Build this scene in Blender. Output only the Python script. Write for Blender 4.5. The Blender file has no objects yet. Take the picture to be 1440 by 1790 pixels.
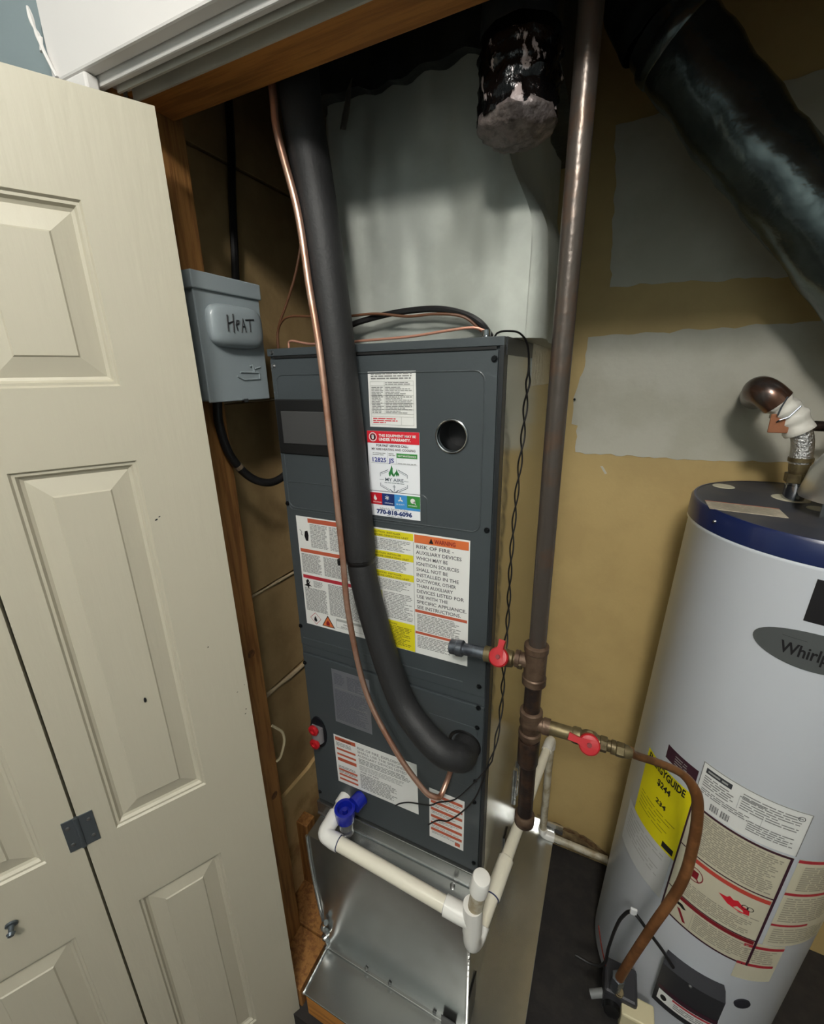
import bpy, bmesh, math, random
from mathutils import Vector, Matrix, noise

# ------------------------------------------------------------------ camera, world, lights, exposure
sc = bpy.context.scene
COL = sc.collection
cd = bpy.data.cameras.new('camera'); cam = bpy.data.objects.new('camera', cd); COL.objects.link(cam)
cd.sensor_fit = 'HORIZONTAL'; cd.sensor_width = 36.0; cd.lens = 750.0/1440.0*36.0
cd.clip_start = 0.01; cd.clip_end = 50
R = Matrix(((0.90497646, -0.11282661, 0.41022892), (0.4250753, 0.28085037, -0.86048478), (-0.01812737, 0.95309665, 0.30212278)))
cam.matrix_world = Matrix.Translation((0, 0, 1.6)) @ R.to_4x4()
sc.camera = cam

w = bpy.data.worlds.new('world'); sc.world = w; w.use_nodes = True
w.node_tree.nodes['Background'].inputs[0].default_value = (0.75, 0.78, 0.8, 1)
w.node_tree.nodes['Background'].inputs[1].default_value = 0.02

def area_light(name, loc, size, power, color, target=None):
    ld = bpy.data.lights.new(name, 'AREA'); ld.shape = 'DISK'; ld.size = size; ld.energy = power; ld.color = color
    o = bpy.data.objects.new(name, ld); COL.objects.link(o); o.location = loc
    d = Vector(target or (loc[0], loc[1], 0)) - Vector(loc)
    o.rotation_euler = d.to_track_quat('-Z', 'Y').to_euler()
    return o
def globe_light(name, loc, radius, power, color):
    ld = bpy.data.lights.new(name, 'POINT'); ld.shadow_soft_size = radius; ld.energy = power; ld.color = color
    o = bpy.data.objects.new(name, ld); COL.objects.link(o); o.location = loc
globe_light('hall_ceiling_light', (0.12, -0.28, 2.58), 0.13, 22.0, (1.0, 0.97, 0.91))
globe_light('hall_ceiling_light', (0.12, -0.90, 2.58), 0.14, 76.0, (1.0, 0.97, 0.91))

sc.view_settings.view_transform = 'Standard'; sc.view_settings.look = 'None'
sc.view_settings.gamma = 1.0; sc.view_settings.use_curve_mapping = False
sc.view_settings.exposure = 0.22

rnd = random.Random(7)

# ------------------------------------------------------------------ materials
MATS = {}
def srgb(r, g, b):
    f = lambda c: (c/255/12.92) if c/255 <= 0.04045 else ((c/255+0.055)/1.055)**2.4
    return (f(r), f(g), f(b), 1)
def mat(name, col, rough=0.5, metal=0.0, spots=None, spot_scale=8, spot_lo=.45, spot_hi=.6, bump=0.0, bump_scale=60, stretch=(1, 1, 1), coat=0.0, rough2=None, alpha=None, trans=0.0, spec=None):
    if name in MATS: return MATS[name]
    m = bpy.data.materials.new(name); m.use_nodes = True; nt = m.node_tree; p = nt.nodes['Principled BSDF']
    p.inputs['Base Color'].default_value = col; p.inputs['Roughness'].default_value = rough; p.inputs['Metallic'].default_value = metal
    p.inputs['Coat Weight'].default_value = coat
    if spec is not None: p.inputs['Specular IOR Level'].default_value = spec
    if trans: p.inputs['Transmission Weight'].default_value = trans
    tc = nt.nodes.new('ShaderNodeTexCoord'); mp = nt.nodes.new('ShaderNodeMapping'); mp.inputs['Scale'].default_value = stretch
    nt.links.new(tc.outputs['Object'], mp.inputs['Vector'])
    if spots:
        n = nt.nodes.new('ShaderNodeTexNoise'); n.inputs['Scale'].default_value = spot_scale; n.inputs['Detail'].default_value = 6; n.inputs['Roughness'].default_value = .6
        nt.links.new(mp.outputs[0], n.inputs['Vector'])
        mr = nt.nodes.new('ShaderNodeMapRange'); mr.inputs[1].default_value = spot_lo; mr.inputs[2].default_value = spot_hi
        nt.links.new(n.outputs['Fac'], mr.inputs[0])
        mx = nt.nodes.new('ShaderNodeMix'); mx.data_type = 'RGBA'
        mx.inputs[6].default_value = col; mx.inputs[7].default_value = spots
        nt.links.new(mr.outputs[0], mx.inputs[0]); nt.links.new(mx.outputs[2], p.inputs['Base Color'])
        if rough2 is not None:
            m2 = nt.nodes.new('ShaderNodeMapRange'); m2.inputs[3].default_value = rough; m2.inputs[4].default_value = rough2
            nt.links.new(mr.outputs[0], m2.inputs[0]); nt.links.new(m2.outputs[0], p.inputs['Roughness'])
    if bump:
        n2 = nt.nodes.new('ShaderNodeTexNoise'); n2.inputs['Scale'].default_value = bump_scale; n2.inputs['Detail'].default_value = 4
        nt.links.new(mp.outputs[0], n2.inputs['Vector'])
        b = nt.nodes.new('ShaderNodeBump'); b.inputs['Strength'].default_value = min(1, bump); b.inputs['Distance'].default_value = 0.004
        nt.links.new(n2.outputs['Fac'], b.inputs['Height']); nt.links.new(b.outputs[0], p.inputs['Normal'])
    MATS[name] = m; return m

M_DOOR = mat('door_paint', srgb(187, 181, 162), .42, bump=.12, bump_scale=90, stretch=(1, 1, .12))
M_TRIM = mat('trim_paint', srgb(222, 219, 216), .45)
M_BLUE = mat('blue_wall_paint', srgb(136, 150, 153), .8, bump=.1)
M_HALL = mat('hall_wall_paint', srgb(140, 150, 152), .9)
M_HFLOOR = mat('hall_floor', srgb(84, 72, 60), .6, spots=srgb(70, 60, 50))
M_CEIL = mat('hall_ceiling', srgb(225, 225, 222), .9)
M_BEIGE = mat('beige_wall_paint', srgb(192, 167, 112), .62, spots=srgb(184, 159, 106), spot_scale=5, bump=.12, bump_scale=120)
M_PRIMER = mat('primer_patch', srgb(196, 194, 180), .6, spots=srgb(186, 184, 168), spot_scale=6, bump=.15, bump_scale=90)
M_STAIN = mat('stained_wall', srgb(158, 137, 96), .85, spots=srgb(112, 92, 62), spot_scale=14, bump=.3)
M_STAINLINE = mat('stain_line', srgb(92, 66, 40), .9, spots=srgb(130, 104, 68), spot_scale=40)
M_WOOD = mat('stud_wood', srgb(160, 112, 58), .7, spots=srgb(128, 84, 40), spot_scale=7, stretch=(14, 14, .9), bump=.2, bump_scale=14)
M_WOODX = mat('beam_wood', srgb(190, 128, 58), .7, spots=srgb(158, 102, 44), spot_scale=6, stretch=(.9, 14, 14), bump=.2, bump_scale=14)
M_PLY = mat('plywood', srgb(214, 184, 130), .75, spots=srgb(176, 142, 92), spot_scale=9, bump=.25, bump_scale=30)
M_KRAFT = mat('kraft_board', srgb(178, 150, 104), .85, spots=srgb(164, 136, 92), spot_scale=7, bump=.2, bump_scale=80)
M_COMPOUND = mat('joint_compound', srgb(200, 180, 146), .8, bump=.4, bump_scale=60)
M_DARKFLOOR = mat('closet_floor_mat', srgb(34, 31, 30), .8, spots=srgb(44, 40, 37), spot_scale=20, bump=.4, bump_scale=60)
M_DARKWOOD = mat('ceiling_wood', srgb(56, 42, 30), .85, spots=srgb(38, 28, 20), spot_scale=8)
M_TRACK = mat('track_metal', srgb(190, 186, 176), .45, .1)
M_CAB = mat('cabinet_paint', srgb(66, 72, 75), .38, .0, bump=.05, bump_scale=220, coat=.15)
M_CABDK = mat('cabinet_black', srgb(34, 36, 38), .4)
M_SIDE = mat('glossy_side_steel', srgb(176, 176, 168), .20, .92, bump=.05, bump_scale=9, stretch=(1, 1, .12))
M_GALV = mat('galvanized_steel', srgb(192, 194, 192), .22, .94, spots=srgb(184, 185, 182), spot_scale=16, spot_lo=.3, spot_hi=.7, bump=.03, bump_scale=4, rough2=.27)
M_GALVB = mat('bright_foil_edge', srgb(225, 226, 226), .18, .95, bump=.35, bump_scale=60)
M_FOIL = mat('foil_wrap', srgb(168, 172, 165), .58, .3, spots=srgb(156, 160, 152), spot_scale=6, bump=.35, bump_scale=14)
M_FOILT = mat('foil_tape', srgb(200, 198, 192), .28, .8, bump=.9, bump_scale=60)
M_BLKFOIL = mat('black_mastic_duct', srgb(44, 47, 48), .28, .3, spots=srgb(58, 62, 63), spot_scale=14, bump=.9, bump_scale=16)
M_FLUE = mat('black_flue_paint', srgb(96, 104, 104), .24, .8, spots=srgb(116, 126, 126), spot_scale=9, bump=1, bump_scale=17)
M_STUBF = mat('black_foil_highlights', srgb(14, 13, 14), .2, .3, spots=srgb(206, 190, 188), spot_scale=48, spot_lo=.57, spot_hi=.61, bump=1, bump_scale=50, stretch=(1.2, 1.2, .7))  # pale spots put the foil band's bright highlights into the colour
M_STUBE = mat('dusty_foil_cap', srgb(132, 122, 120), .45, .5, spots=srgb(92, 84, 82), spot_scale=60, bump=1, bump_scale=70)
M_BLKIN = mat('inner_black', srgb(14, 14, 14), .6)
M_RUBBER = mat('black_foam_insulation', srgb(34, 34, 35), .6, bump=.15, bump_scale=200)
M_TAPE = mat('black_tape', srgb(18, 18, 19), .35)
M_COPPER = mat('bright_copper', srgb(238, 192, 168), .32, .85, spots=srgb(222, 164, 138), spot_scale=20)
M_OLDCU = mat('old_copper', srgb(128, 88, 54), .42, .55, spots=srgb(96, 66, 40), spot_scale=25)
M_BROWNT = mat('coated_gas_tube', srgb(118, 76, 42), .45, .3, spots=srgb(150, 100, 60), spot_scale=16)
M_IRON = mat('rusty_black_iron', srgb(92, 84, 78), .32, .6, spots=srgb(108, 84, 68), spot_scale=22, spot_lo=.5, spot_hi=.72, bump=.25, bump_scale=70)
M_IRONDK = mat('dark_iron', srgb(52, 44, 42), .4, .6, spots=srgb(78, 58, 46), spot_scale=30, bump=.3)
M_FITTING = mat('rusty_fitting', srgb(108, 88, 72), .5, .55, spots=srgb(78, 60, 48), spot_scale=26, bump=.4, bump_scale=60)
M_BRASS = mat('old_brass', srgb(116, 104, 74), .45, .55, spots=srgb(90, 78, 54), spot_scale=40, bump=.3)
M_GALVP = mat('galvanized_nipple', srgb(122, 128, 136), .33, .85, spots=srgb(92, 96, 104), spot_scale=40, bump=.3)
M_RED = mat('red_valve_handle', srgb(172, 24, 32), .4)
M_PVC = mat('white_pvc', srgb(236, 230, 212), .32, coat=.1)
M_PVCW = mat('white_pvc_fitting', srgb(240, 238, 232), .3, coat=.1)
M_PVCG = mat('dirty_pvc', srgb(196, 190, 172), .45, spots=srgb(160, 146, 118), spot_scale=25)
M_GLUE = mat('purple_primer_ring', srgb(44, 52, 92), .5)
M_BLUEP = mat('blue_plastic', srgb(20, 34, 150), .25, coat=.3)
M_CLEAR = mat('clear_plastic', srgb(220, 222, 226), .08, trans=.9)
M_BOXG = mat('grey_enamel_box', srgb(142, 152, 156), .36, coat=.2)
M_INK = mat('black_marker', srgb(24, 24, 28), .5)
M_CABLE = mat('black_cable', srgb(22, 21, 22), .45)
M_BRWIRE = mat('brown_wire', srgb(96, 62, 40), .5)
M_PINK = mat('pinkish_copper_wire', srgb(206, 150, 128), .4, .5)
M_WHWIRE = mat('white_cable', srgb(206, 192, 156), .6)
M_HWHITE = mat('heater_enamel', srgb(236, 240, 247), .33, coat=.15)
M_HBLUE = mat('navy_rim', srgb(22, 34, 78), .3, coat=.3)
M_HTOP = mat('heater_top_plate', srgb(62, 64, 74), .42, .2, spots=srgb(80, 78, 80), spot_scale=12)
M_SCREW = mat('screw_zinc', srgb(150, 150, 150), .3, .9)
M_SCREWD = mat('screw_dark', srgb(36, 38, 40), .3, .7)
M_CHROME = mat('chrome_steel', srgb(170, 172, 174), .12, 1.0)
M_BRAID = mat('braided_steel', srgb(196, 196, 196), .28, .9, bump=1, bump_scale=260)
M_CLOTH = mat('white_tape_wrap', srgb(222, 218, 208), .5, bump=.4, bump_scale=30)
M_DKMET = mat('dark_metal_cover', srgb(56, 56, 60), .45, .3)
M_CREAMP = mat('cream_plastic', srgb(206, 196, 160), .5)
M_HINGE = mat('hinge_steel', srgb(104, 112, 118), .35, .7)
# flat print
def flat(name, *c): return mat(name, srgb(*c), .45)
P_WHITE = flat('label_white', 232, 232, 228); P_CREAM = flat('label_cream', 206, 200, 176); P_GREY = flat('label_grey_text', 134, 134, 132)
P_LGREY = flat('label_light_grey', 172, 172, 168); P_BLACK = flat('label_black', 26, 24, 26); P_YEL = flat('label_yellow', 226, 214, 40); P_DYEL = flat('label_dark_yellow_text', 120, 112, 30)
P_ORG = flat('label_orange', 214, 112, 62); P_BRICK = flat('label_brick', 190, 92, 66); P_CRIM = flat('label_crimson', 176, 46, 58); P_RED = flat('label_red', 214, 36, 52)
P_DRED = flat('label_dark_red', 132, 24, 36); P_NAVY = flat('label_navy', 30, 52, 110); P_SKY = flat('label_sky_blue', 66, 146, 210); P_GREEN = flat('label_green', 58, 140, 62)
P_INKB = flat('label_pen_blue', 36, 48, 140); P_SILV = mat('silver_nameplate', srgb(150, 152, 160), .35, .6); P_SILV2 = mat('silver_nameplate_text', srgb(118, 122, 132), .35, .5)
P_BYEL = flat('energy_yellow', 240, 226, 10); P_PLUM = flat('label_plum', 62, 30, 44); P_TAN = flat('label_tan_text', 160, 154, 136)
P_STEEL = mat('logo_steel', srgb(120, 124, 124), .3, .6)

# ------------------------------------------------------------------ object helpers
def finish(name, bm, m, parent=None, smooth=None, loc=None, label=None, bevel=None):
    me = bpy.data.meshes.new(name); bmesh.ops.recalc_face_normals(bm, faces=bm.faces) if bm.faces else None
    if smooth:
        for f in bm.faces: f.smooth = True
        for e in bm.edges:
            if len(e.link_faces) == 2 and e.calc_face_angle(0) > math.radians(smooth if smooth is not True else 40): e.smooth = False
    bm.to_mesh(me); bm.free(); me.materials.append(m)
    o = bpy.data.objects.new(name, me); COL.objects.link(o)
    if parent is not None: o.parent = parent
    if label: o['label'] = label
    if bevel:
        md = o.modifiers.new('bevel', 'BEVEL'); md.width = bevel; md.segments = 2; md.limit_method = 'ANGLE'
    return o
def thing(name, label, cat, loc=(0, 0, 0), group=None):
    o = bpy.data.objects.new(name, None); COL.objects.link(o); o.empty_display_size = .02
    o.location = loc; o['label'] = label; o['category'] = cat
    if group: o['group'] = group
    THL[o.name] = Vector(loc); return o
THL = {}
def tag(o, label, cat, group=None):
    o['label'] = label; o['category'] = cat
    if group: o['group'] = group
    return o
def off(parent):
    # world offset of a thing whose children are given in world coordinates
    v = Vector((0, 0, 0)); p = parent
    while p is not None:
        v += p.location; p = p.parent
    return v
def put(name, bm, m, parent=None, **k):
    """mesh given in world coordinates, linked under parent (parents only translate)"""
    if parent is not None: bmesh.ops.translate(bm, verts=bm.verts, vec=-off(parent))
    return finish(name, bm, m, parent, **k)
def struct(o): o['kind'] = 'structure'; return o

def box(x0, x1, y0, y1, z0, z1, bm=None):
    bm = bm or bmesh.new()
    v = [bm.verts.new((x, y, z)) for x in (x0, x1) for y in (y0, y1) for z in (z0, z1)]
    for f in ((0, 1, 3, 2), (4, 6, 7, 5), (0, 4, 5, 1), (2, 3, 7, 6), (0, 2, 6, 4), (1, 5, 7, 3)): bm.faces.new([v[i] for i in f])
    return bm
def smooth_path(pts, n=8):
    P = [Vector(p) for p in pts]; out = []
    for i in range(len(P)-1):
        p0 = P[i-1] if i else P[0]*2-P[1]; p1, p2 = P[i], P[i+1]; p3 = P[i+2] if i+2 < len(P) else P[-1]*2-P[-2]
        for k in range(n):
            t = k/n
            out.append(.5*((2*p1)+(p2-p0)*t+(2*p0-5*p1+4*p2-p3)*t*t+(3*p1-p0-3*p2+p3)*t**3))
    out.append(P[-1]); return out
def tube(pts, r, seg=12, bm=None, cap=True, closed=False):
    bm = bm or bmesh.new(); P = [Vector(p) for p in pts]; n = len(P)
    R_ = r if isinstance(r, (list, tuple)) else [r]*n
    T = [((P[min(i+1, n-1)]-P[max(i-1, 0)]).normalized()) for i in range(n)]
    a = Vector((0, 0, 1)) if abs(T[0].z) < .9 else Vector((1, 0, 0)); u = T[0].cross(a).normalized(); rings = []
    for i in range(n):
        u = (u-T[i]*u.dot(T[i])).normalized(); v = T[i].cross(u)
        rings.append([bm.verts.new(P[i]+(u*math.cos(2*math.pi*k/seg)+v*math.sin(2*math.pi*k/seg))*R_[i]) for k in range(seg)])
    for i in range(n-1):
        for k in range(seg): bm.faces.new((rings[i][k], rings[i][(k+1) % seg], rings[i+1][(k+1) % seg], rings[i+1][k]))
    if cap: bm.faces.new(rings[0][::-1]); bm.faces.new(rings[-1])
    return bm
def lathe(p0, p1, prof, seg=24, bm=None, cap=True):
    """prof: list of (t along p0->p1 in metres, radius)"""
    bm = bm or bmesh.new(); p0 = Vector(p0); d = (Vector(p1)-p0).normalized()
    a = Vector((0, 0, 1)) if abs(d.z) < .9 else Vector((1, 0, 0)); u = d.cross(a).normalized(); v = d.cross(u); rings = []
    for t, r in prof: rings.append([bm.verts.new(p0+d*t+(u*math.cos(2*math.pi*k/seg)+v*math.sin(2*math.pi*k/seg))*r) for k in range(seg)])
    for i in range(len(rings)-1):
        for k in range(seg): bm.faces.new((rings[i][k], rings[i][(k+1) % seg], rings[i+1][(k+1) % seg], rings[i+1][k]))
    if cap: bm.faces.new(rings[0][::-1]); bm.faces.new(rings[-1])
    return bm
def plate_hole(bm, x0, x1, z0, z1, y, holes):
    """vertical plate at y with one round hole (cx,cz,r)"""
    (cx, cz, r) = holes; s = r*1.5; n = 32; ring = []; sq = []
    for k in range(n):
        a = 2*math.pi*k/n; c, d = math.cos(a), math.sin(a); m_ = s/max(abs(c), abs(d))
        ring.append(bm.verts.new((cx+r*c, y, cz+r*d))); sq.append(bm.verts.new((cx+m_*c, y, cz+m_*d)))
    for k in range(n): bm.faces.new((ring[k], ring[(k+1) % n], sq[(k+1) % n], sq[k]))
    for (a, b, c, d) in ((x0, cx-s, z0, z1), (cx+s, x1, z0, z1), (cx-s, cx+s, z0, cz-s), (cx-s, cx+s, cz+s, z1)):
        v = [bm.verts.new(q) for q in ((a, y, c), (b, y, c), (b, y, d), (a, y, d))]; bm.faces.new(v)
    return ring

# ------------------------------------------------------------------ flat print on any surface
SPLIT = {'orange_bar', 'red_bar', 'yellow_band', 'service_tile', 'crimson_bar', 'green_band', 'red_band', 'hazard_diamond', 'black_box', 'heading_bar_', 'flame', 'brand_badge_'}
class Print:
    """collects flat shapes in (u,v); F maps (u,v,lift) to the surface"""
    def __init__(s, parent, F, du=None): s.parent = parent; s.F = F; s.du = du; s.g = {}; s.du_solid = False
    def _add(s, key, pts2, faces, lift):
        if key[0] in SPLIT: s.n = getattr(s, 'n', 0)+1; key = (key[0], key[1], s.n)
        V, Fc = s.g.setdefault(key, ([], [])); b = len(V)
        V += [s.F(u, v, lift) for u, v in pts2]; Fc += [[b+i for i in f] for f in faces]
    def rect(s, key, u0, v0, u1, v1, lift):
        n = max(1, int(math.ceil(abs(u1-u0)/s.du))) if s.du else 1
        pts = [(u0+(u1-u0)*i/n, v) for i in range(n+1) for v in (v0, v1)]
        s._add(key, pts, [(2*i, 2*i+2, 2*i+3, 2*i+1) for i in range(n)], lift)
    def poly(s, key, pts, lift): s._add(key, pts, [list(range(len(pts)))], lift)
    def disc(s, key, cu, cv, r, lift, n=20, r2=None):
        k = [(cu+r*math.cos(2*math.pi*i/n), cv+(r2 or r)*math.sin(2*math.pi*i/n)) for i in range(n)]; s.poly(key, k, lift)
    def ring(s, key, cu, cv, r, t, lift, n=28, ry=None):
        ry = ry or r; pts = []; ty = t*ry/r
        for i in range(n):
            a = 2*math.pi*i/n; pts += [(cu+r*math.cos(a), cv+ry*math.sin(a)), (cu+(r-t)*math.cos(a), cv+(ry-ty)*math.sin(a))]
        s._add(key, pts, [(2*i, (2*i+2) % (2*n), (2*i+3) % (2*n), 2*i+1) for i in range(n)], lift)
    def line(s, key, pts, t, lift):
        for (a, b), (c, d) in zip(pts, pts[1:]):
            L = math.hypot(c-a, d-b) or 1; nx, ny = -(d-b)/L*t/2, (c-a)/L*t/2
            s._add(key, [(a+nx, b+ny), (a-nx, b-ny), (c-nx, d-ny), (c+nx, d+ny)], [(0, 1, 2, 3)], lift)
    def text(s, key, txt, u, v, size, lift, bold=0.0, width=None, align='LEFT', rot=0):
        cu = bpy.data.curves.new('t', 'FONT'); cu.body = txt; cu.size = size; cu.offset = bold*size; cu.resolution_u = 2; cu.align_x = align
        o = bpy.data.objects.new('t', cu); me = o.to_mesh()
        V = [(p.co.x, p.co.y) for p in me.vertices]; F_ = [list(p.vertices) for p in me.polygons]
        k = 1.0
        if width and V:
            wd = max(p[0] for p in V)-min(p[0] for p in V); k = width/wd if wd else 1
        cr, sr = math.cos(rot), math.sin(rot)
        s._add(key, [(u+(x*k)*cr-y*sr, v+(x*k)*sr+y*cr) for x, y in V], F_, lift)
        o.to_mesh_clear(); bpy.data.objects.remove(o); bpy.data.curves.remove(cu)
    def fine(s, key, u0, v0, u1, v1, lh, lift, fill=.5, ragged=.25, word=(1.2, 4.5)):
        """tiny illegible rows of print"""
        v = max(v0, v1)-lh*.8; lo = min(v0, v1)
        while v >= lo:
            u = u0; end = u1-(u1-u0)*ragged*rnd.random()**2
            while u < end-lh*.6:
                wl = min(rnd.uniform(*word)*lh, end-u); s.rect(key, u, v, u+wl, v+lh*fill, lift); u += wl+lh*.45
            v -= lh
    def build(s):
        for key_, (V, Fc) in s.g.items():
            name, mt = key_[:2]
            me = bpy.data.meshes.new(name); me.from_pydata([tuple(p) for p in V], [], Fc); me.materials.append(mt)
            o = bpy.data.objects.new(name, me); COL.objects.link(o); o.parent = s.parent
            if name not in SPLIT and len(Fc) > 1 and not s.du_solid: o['kind'] = 'stuff'
def planar(parent, ox, oy, oz, ang=0.0):
    w_ = off(parent); ca, sa = math.cos(ang), math.sin(ang)
    return lambda u, v, d: (ox+u*ca-v*sa-w_.x, oy-d-w_.y, oz+u*sa+v*ca-w_.z)

# ================================================================== STRUCTURE
o = struct(finish('floor', box(-1.5, 1.5, -1.5, .47, -.14, -.10), M_HFLOOR))
o = struct(finish('floor', box(-.80, 1.0, .47, 1.22, -.14, 0.0), M_DARKFLOOR)); CF = o
o = struct(finish('ceiling', box(-1.5, 1.5, -1.5, .47, 2.62, 2.66), M_CEIL))
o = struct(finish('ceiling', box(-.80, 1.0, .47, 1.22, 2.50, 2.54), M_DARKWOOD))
o = struct(finish('wall_hall_left', box(-1.54, -1.5, -1.5, .47, -.1, 2.66), M_HALL))
o = struct(finish('wall_hall_right', box(1.5, 1.54, -1.5, .47, -.1, 2.66), M_HALL))
o = struct(finish('wall_hall_back', box(-1.5, 1.5, -1.54, -1.5, -.1, 2.66), M_HALL))
# front wall round the opening: left piece, right piece, piece above the head
bm = box(-1.5, -.70, .47, .486, -.1, 2.66); box(.86, 1.5, .47, .486, -.1, 2.66, bm); box(-.70, .86, .47, .486, 2.07, 2.66, bm)
o = struct(finish('wall_front', bm, M_BLUE))
o = struct(finish('wall_right', box(.90, .94, .586, 1.20, 0, 2.5), M_BEIGE))
WB = struct(finish('wall_back', box(-.80, 1.0, 1.20, 1.22, 0, 2.5), M_BEIGE))

def ragged(pts, amp, seed, step=.012):
    r = random.Random(seed); out = []
    for i in range(len(pts)):
        a, b = Vector(pts[i]), Vector(pts[(i+1) % len(pts)]); n = max(2, int((b-a).length/step)); d = (b-a).normalized(); nn = Vector((-d.y, d.x))
        for k in range(n):
            p = a+(b-a)*(k/n); q = noise.noise(Vector((p.x*40+seed, p.y*40, seed)))*amp+(r.random()-.5)*amp*.3
            out.append(p+nn*q)
    return out
def sheet_xz(pts, y0, y1):
    bm = bmesh.new(); a = [bm.verts.new((p[0], y0, p[1])) for p in pts]; b = [bm.verts.new((p[0], y1, p[1])) for p in pts]
    n = len(a); bm.faces.new(a); bm.faces.new(b[::-1])
    for i in range(n): bm.faces.new((a[i], b[i], b[(i+1) % n], a[(i+1) % n]))
    return bm
put('primer_patch', sheet_xz(ragged([(-.092, 1.400), (.19, 1.397), (.60, 1.412), (.60, 1.695), (.35, 1.691), (-.086, 1.682), (-.094, 1.60), (-.108, 1.54), (-.108, 1.475), (-.094, 1.47)], .005, 3), 1.1985, 1.2002), M_PRIMER, WB)
put('primer_patch', sheet_xz(ragged([(-.052, 1.790), (.33, 1.775), (.60, 1.765), (.60, 2.12), (-.075, 2.10), (-.062, 1.95)], .006, 5), 1.1985, 1.2002), M_PRIMER, WB)
put('paint_fleck', sheet_xz([(-.028, 1.368), (-.022, 1.368), (-.010, 1.350), (-.015, 1.348)], 1.199, 1.2002), M_PRIMER, WB)
put('stain', sheet_xz(ragged([(-.10, .0), (.60, .0), (.60, .10), (.22, .075), (.15, .05), (.08, .085), (.03, .10), (-.05, .10), (-.10, .11)], .012, 9), 1.1992, 1.2002), M_STAIN, WB)
put('stain_line', sheet_xz(ragged([(-.03, .096), (.04, .094), (.09, .076), (.15, .043), (.22, .068), (.30, .08), (.30, .070), (.22, .056), (.15, .031), (.08, .064), (.03, .083), (-.03, .085)], .006, 11), 1.1985, 1.2002), M_STAINLINE, WB)
put('nail', lathe((-.106, 1.2, 1.536), (-.106, 1.19, 1.536), [(0, .0015), (.006, .0015), (.006, .003), (.008, .003)], 8), M_SCREWD, WB)

# left wall: studs, kraft-faced boards with proud joint compound
WL = struct(finish('wall_left', box(-.80, -.762, .486, 1.20, 0, 2.5), M_KRAFT))
for i, (z0, z1) in enumerate(((.09, .455), (.46, .812), (.818, 1.100), (1.106, 1.55), (1.556, 2.0), (2.006, 2.5))):
    put('sheathing_board', box(-.762, -.750+.001*(i % 2), .61, 1.20, z0, z1), M_KRAFT, WL, bevel=.0015)
for z, dz, r in ((1.103, -.012, .0035), (.815, -.03, .006), (1.553, 0, .002)):
    P = [(-.748, .61+.58*k/12, z+dz*k/12+.003*noise.noise(Vector((k*.7, z*9, 0)))) for k in range(13)]
    put('joint_compound', tube(P, [r*(1+.3*math.sin(k*2.3)) for k in range(13)], 8), M_COMPOUND, WL, smooth=True)
def stud(x0, x1, y0, y1, z0, z1, m=M_WOOD, nm='stud'): return put(nm, box(x0, x1, y0, y1, z0, z1), m, WL, bevel=.002)
stud(-.765, -.680, .490, .547, 0, 2.5); stud(-.762, -.676, .549, .604, 0.0, 2.5)
stud(-.744, -.700, .700, .738, .08, .33); 
put('floor_plate', box(-.676, -.585, .49, .605, 0, .070), M_WOOD, WL, bevel=.002)
put('floor_plate', box(-.762, -.585, .606, 1.19, 0, .078), M_WOOD, WL, bevel=.002)
# torn plywood scrap low on the left wall
bm = bmesh.new(); pp = [(.612, .470), (.70, .462), (.78, .455), (.86, .47), (1.10, .46), (1.10, .08), (.612, .08)]
a = [bm.verts.new((-.738, y, z)) for y, z in pp]; b = [bm.verts.new((-.75, y, z)) for y, z in pp]
bm.faces.new(a); bm.faces.new(b[::-1])
for i in range(len(a)): bm.faces.new((a[i], b[i], b[(i+1) % len(a)], a[(i+1) % len(a)]))
put('plywood_scrap', bm, M_PLY, WL)
for (y, z) in ((.578, 1.02), (.582, .60)):
    put('knot', lathe((-.6765, y, z), (-.6755, y, z), [(0, .010), (.0008, .010)], 16), mat('wood_knot', srgb(92, 58, 28), .7, spots=srgb(120, 78, 40), spot_scale=120), WL)

# head of the opening
struct(finish('trim_1', box(-.737, .90, .452, .470, 1.982, 2.075), M_TRIM, bevel=.003))
struct(finish('trim_2', box(-.735, -.668, .452, .470, -.1, 1.981), M_TRIM, bevel=.003))
struct(finish('trim_3', box(-.735, -.690, .470, .4895, -.1, 1.981), M_TRIM))
bm = box(-.69, .86, .471, .480, 1.972, 1.992); struct(finish('trim_4', bm, M_TRIM, bevel=.002))
struct(finish('trim_5', box(-.69, .86, .480, .512, 1.985, 2.06), M_TRIM))
struct(finish('beam', box(-.675, .88, .513, .586, 1.982, 2.30), M_WOODX, bevel=.002))
t = thing('door_track', 'grey steel sliding track screwed under the white door head', 'track', (0, .495, 1.985))
bm = box(-.655, .84, .484, .487, 1.968, 1.985); box(-.655, .84, .506, .509, 1.968, 1.985, bm); box(-.655, .84, .484, .509, 1.983, 1.985, bm)
put('rail', bm, M_TRACK, t)
# torn caulk and paint at the left end of the head casing
t = thing('torn_caulk', 'torn strip of white caulk and paint at the casing corner', 'caulk', (-.739, .45, 2.03))
P = smooth_path([(-.752, .4500, 2.065), (-.748, .4500, 2.045), (-.741, .449, 2.030), (-.739, .449, 2.015)], 5)
put('paint_curl', tube(P, [.0015+.002*abs(math.sin(i*.5)) for i in range(len(P))], 6), M_TRIM, t, smooth=True)
P = smooth_path([(-.738, .450, 2.03), (-.735, .447, 2.018), (-.728, .449, 1.998), (-.722, .450, 1.985)], 5)
put('crack_edge', tube(P, .0022, 6), M_TRIM, t, smooth=True)

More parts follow.
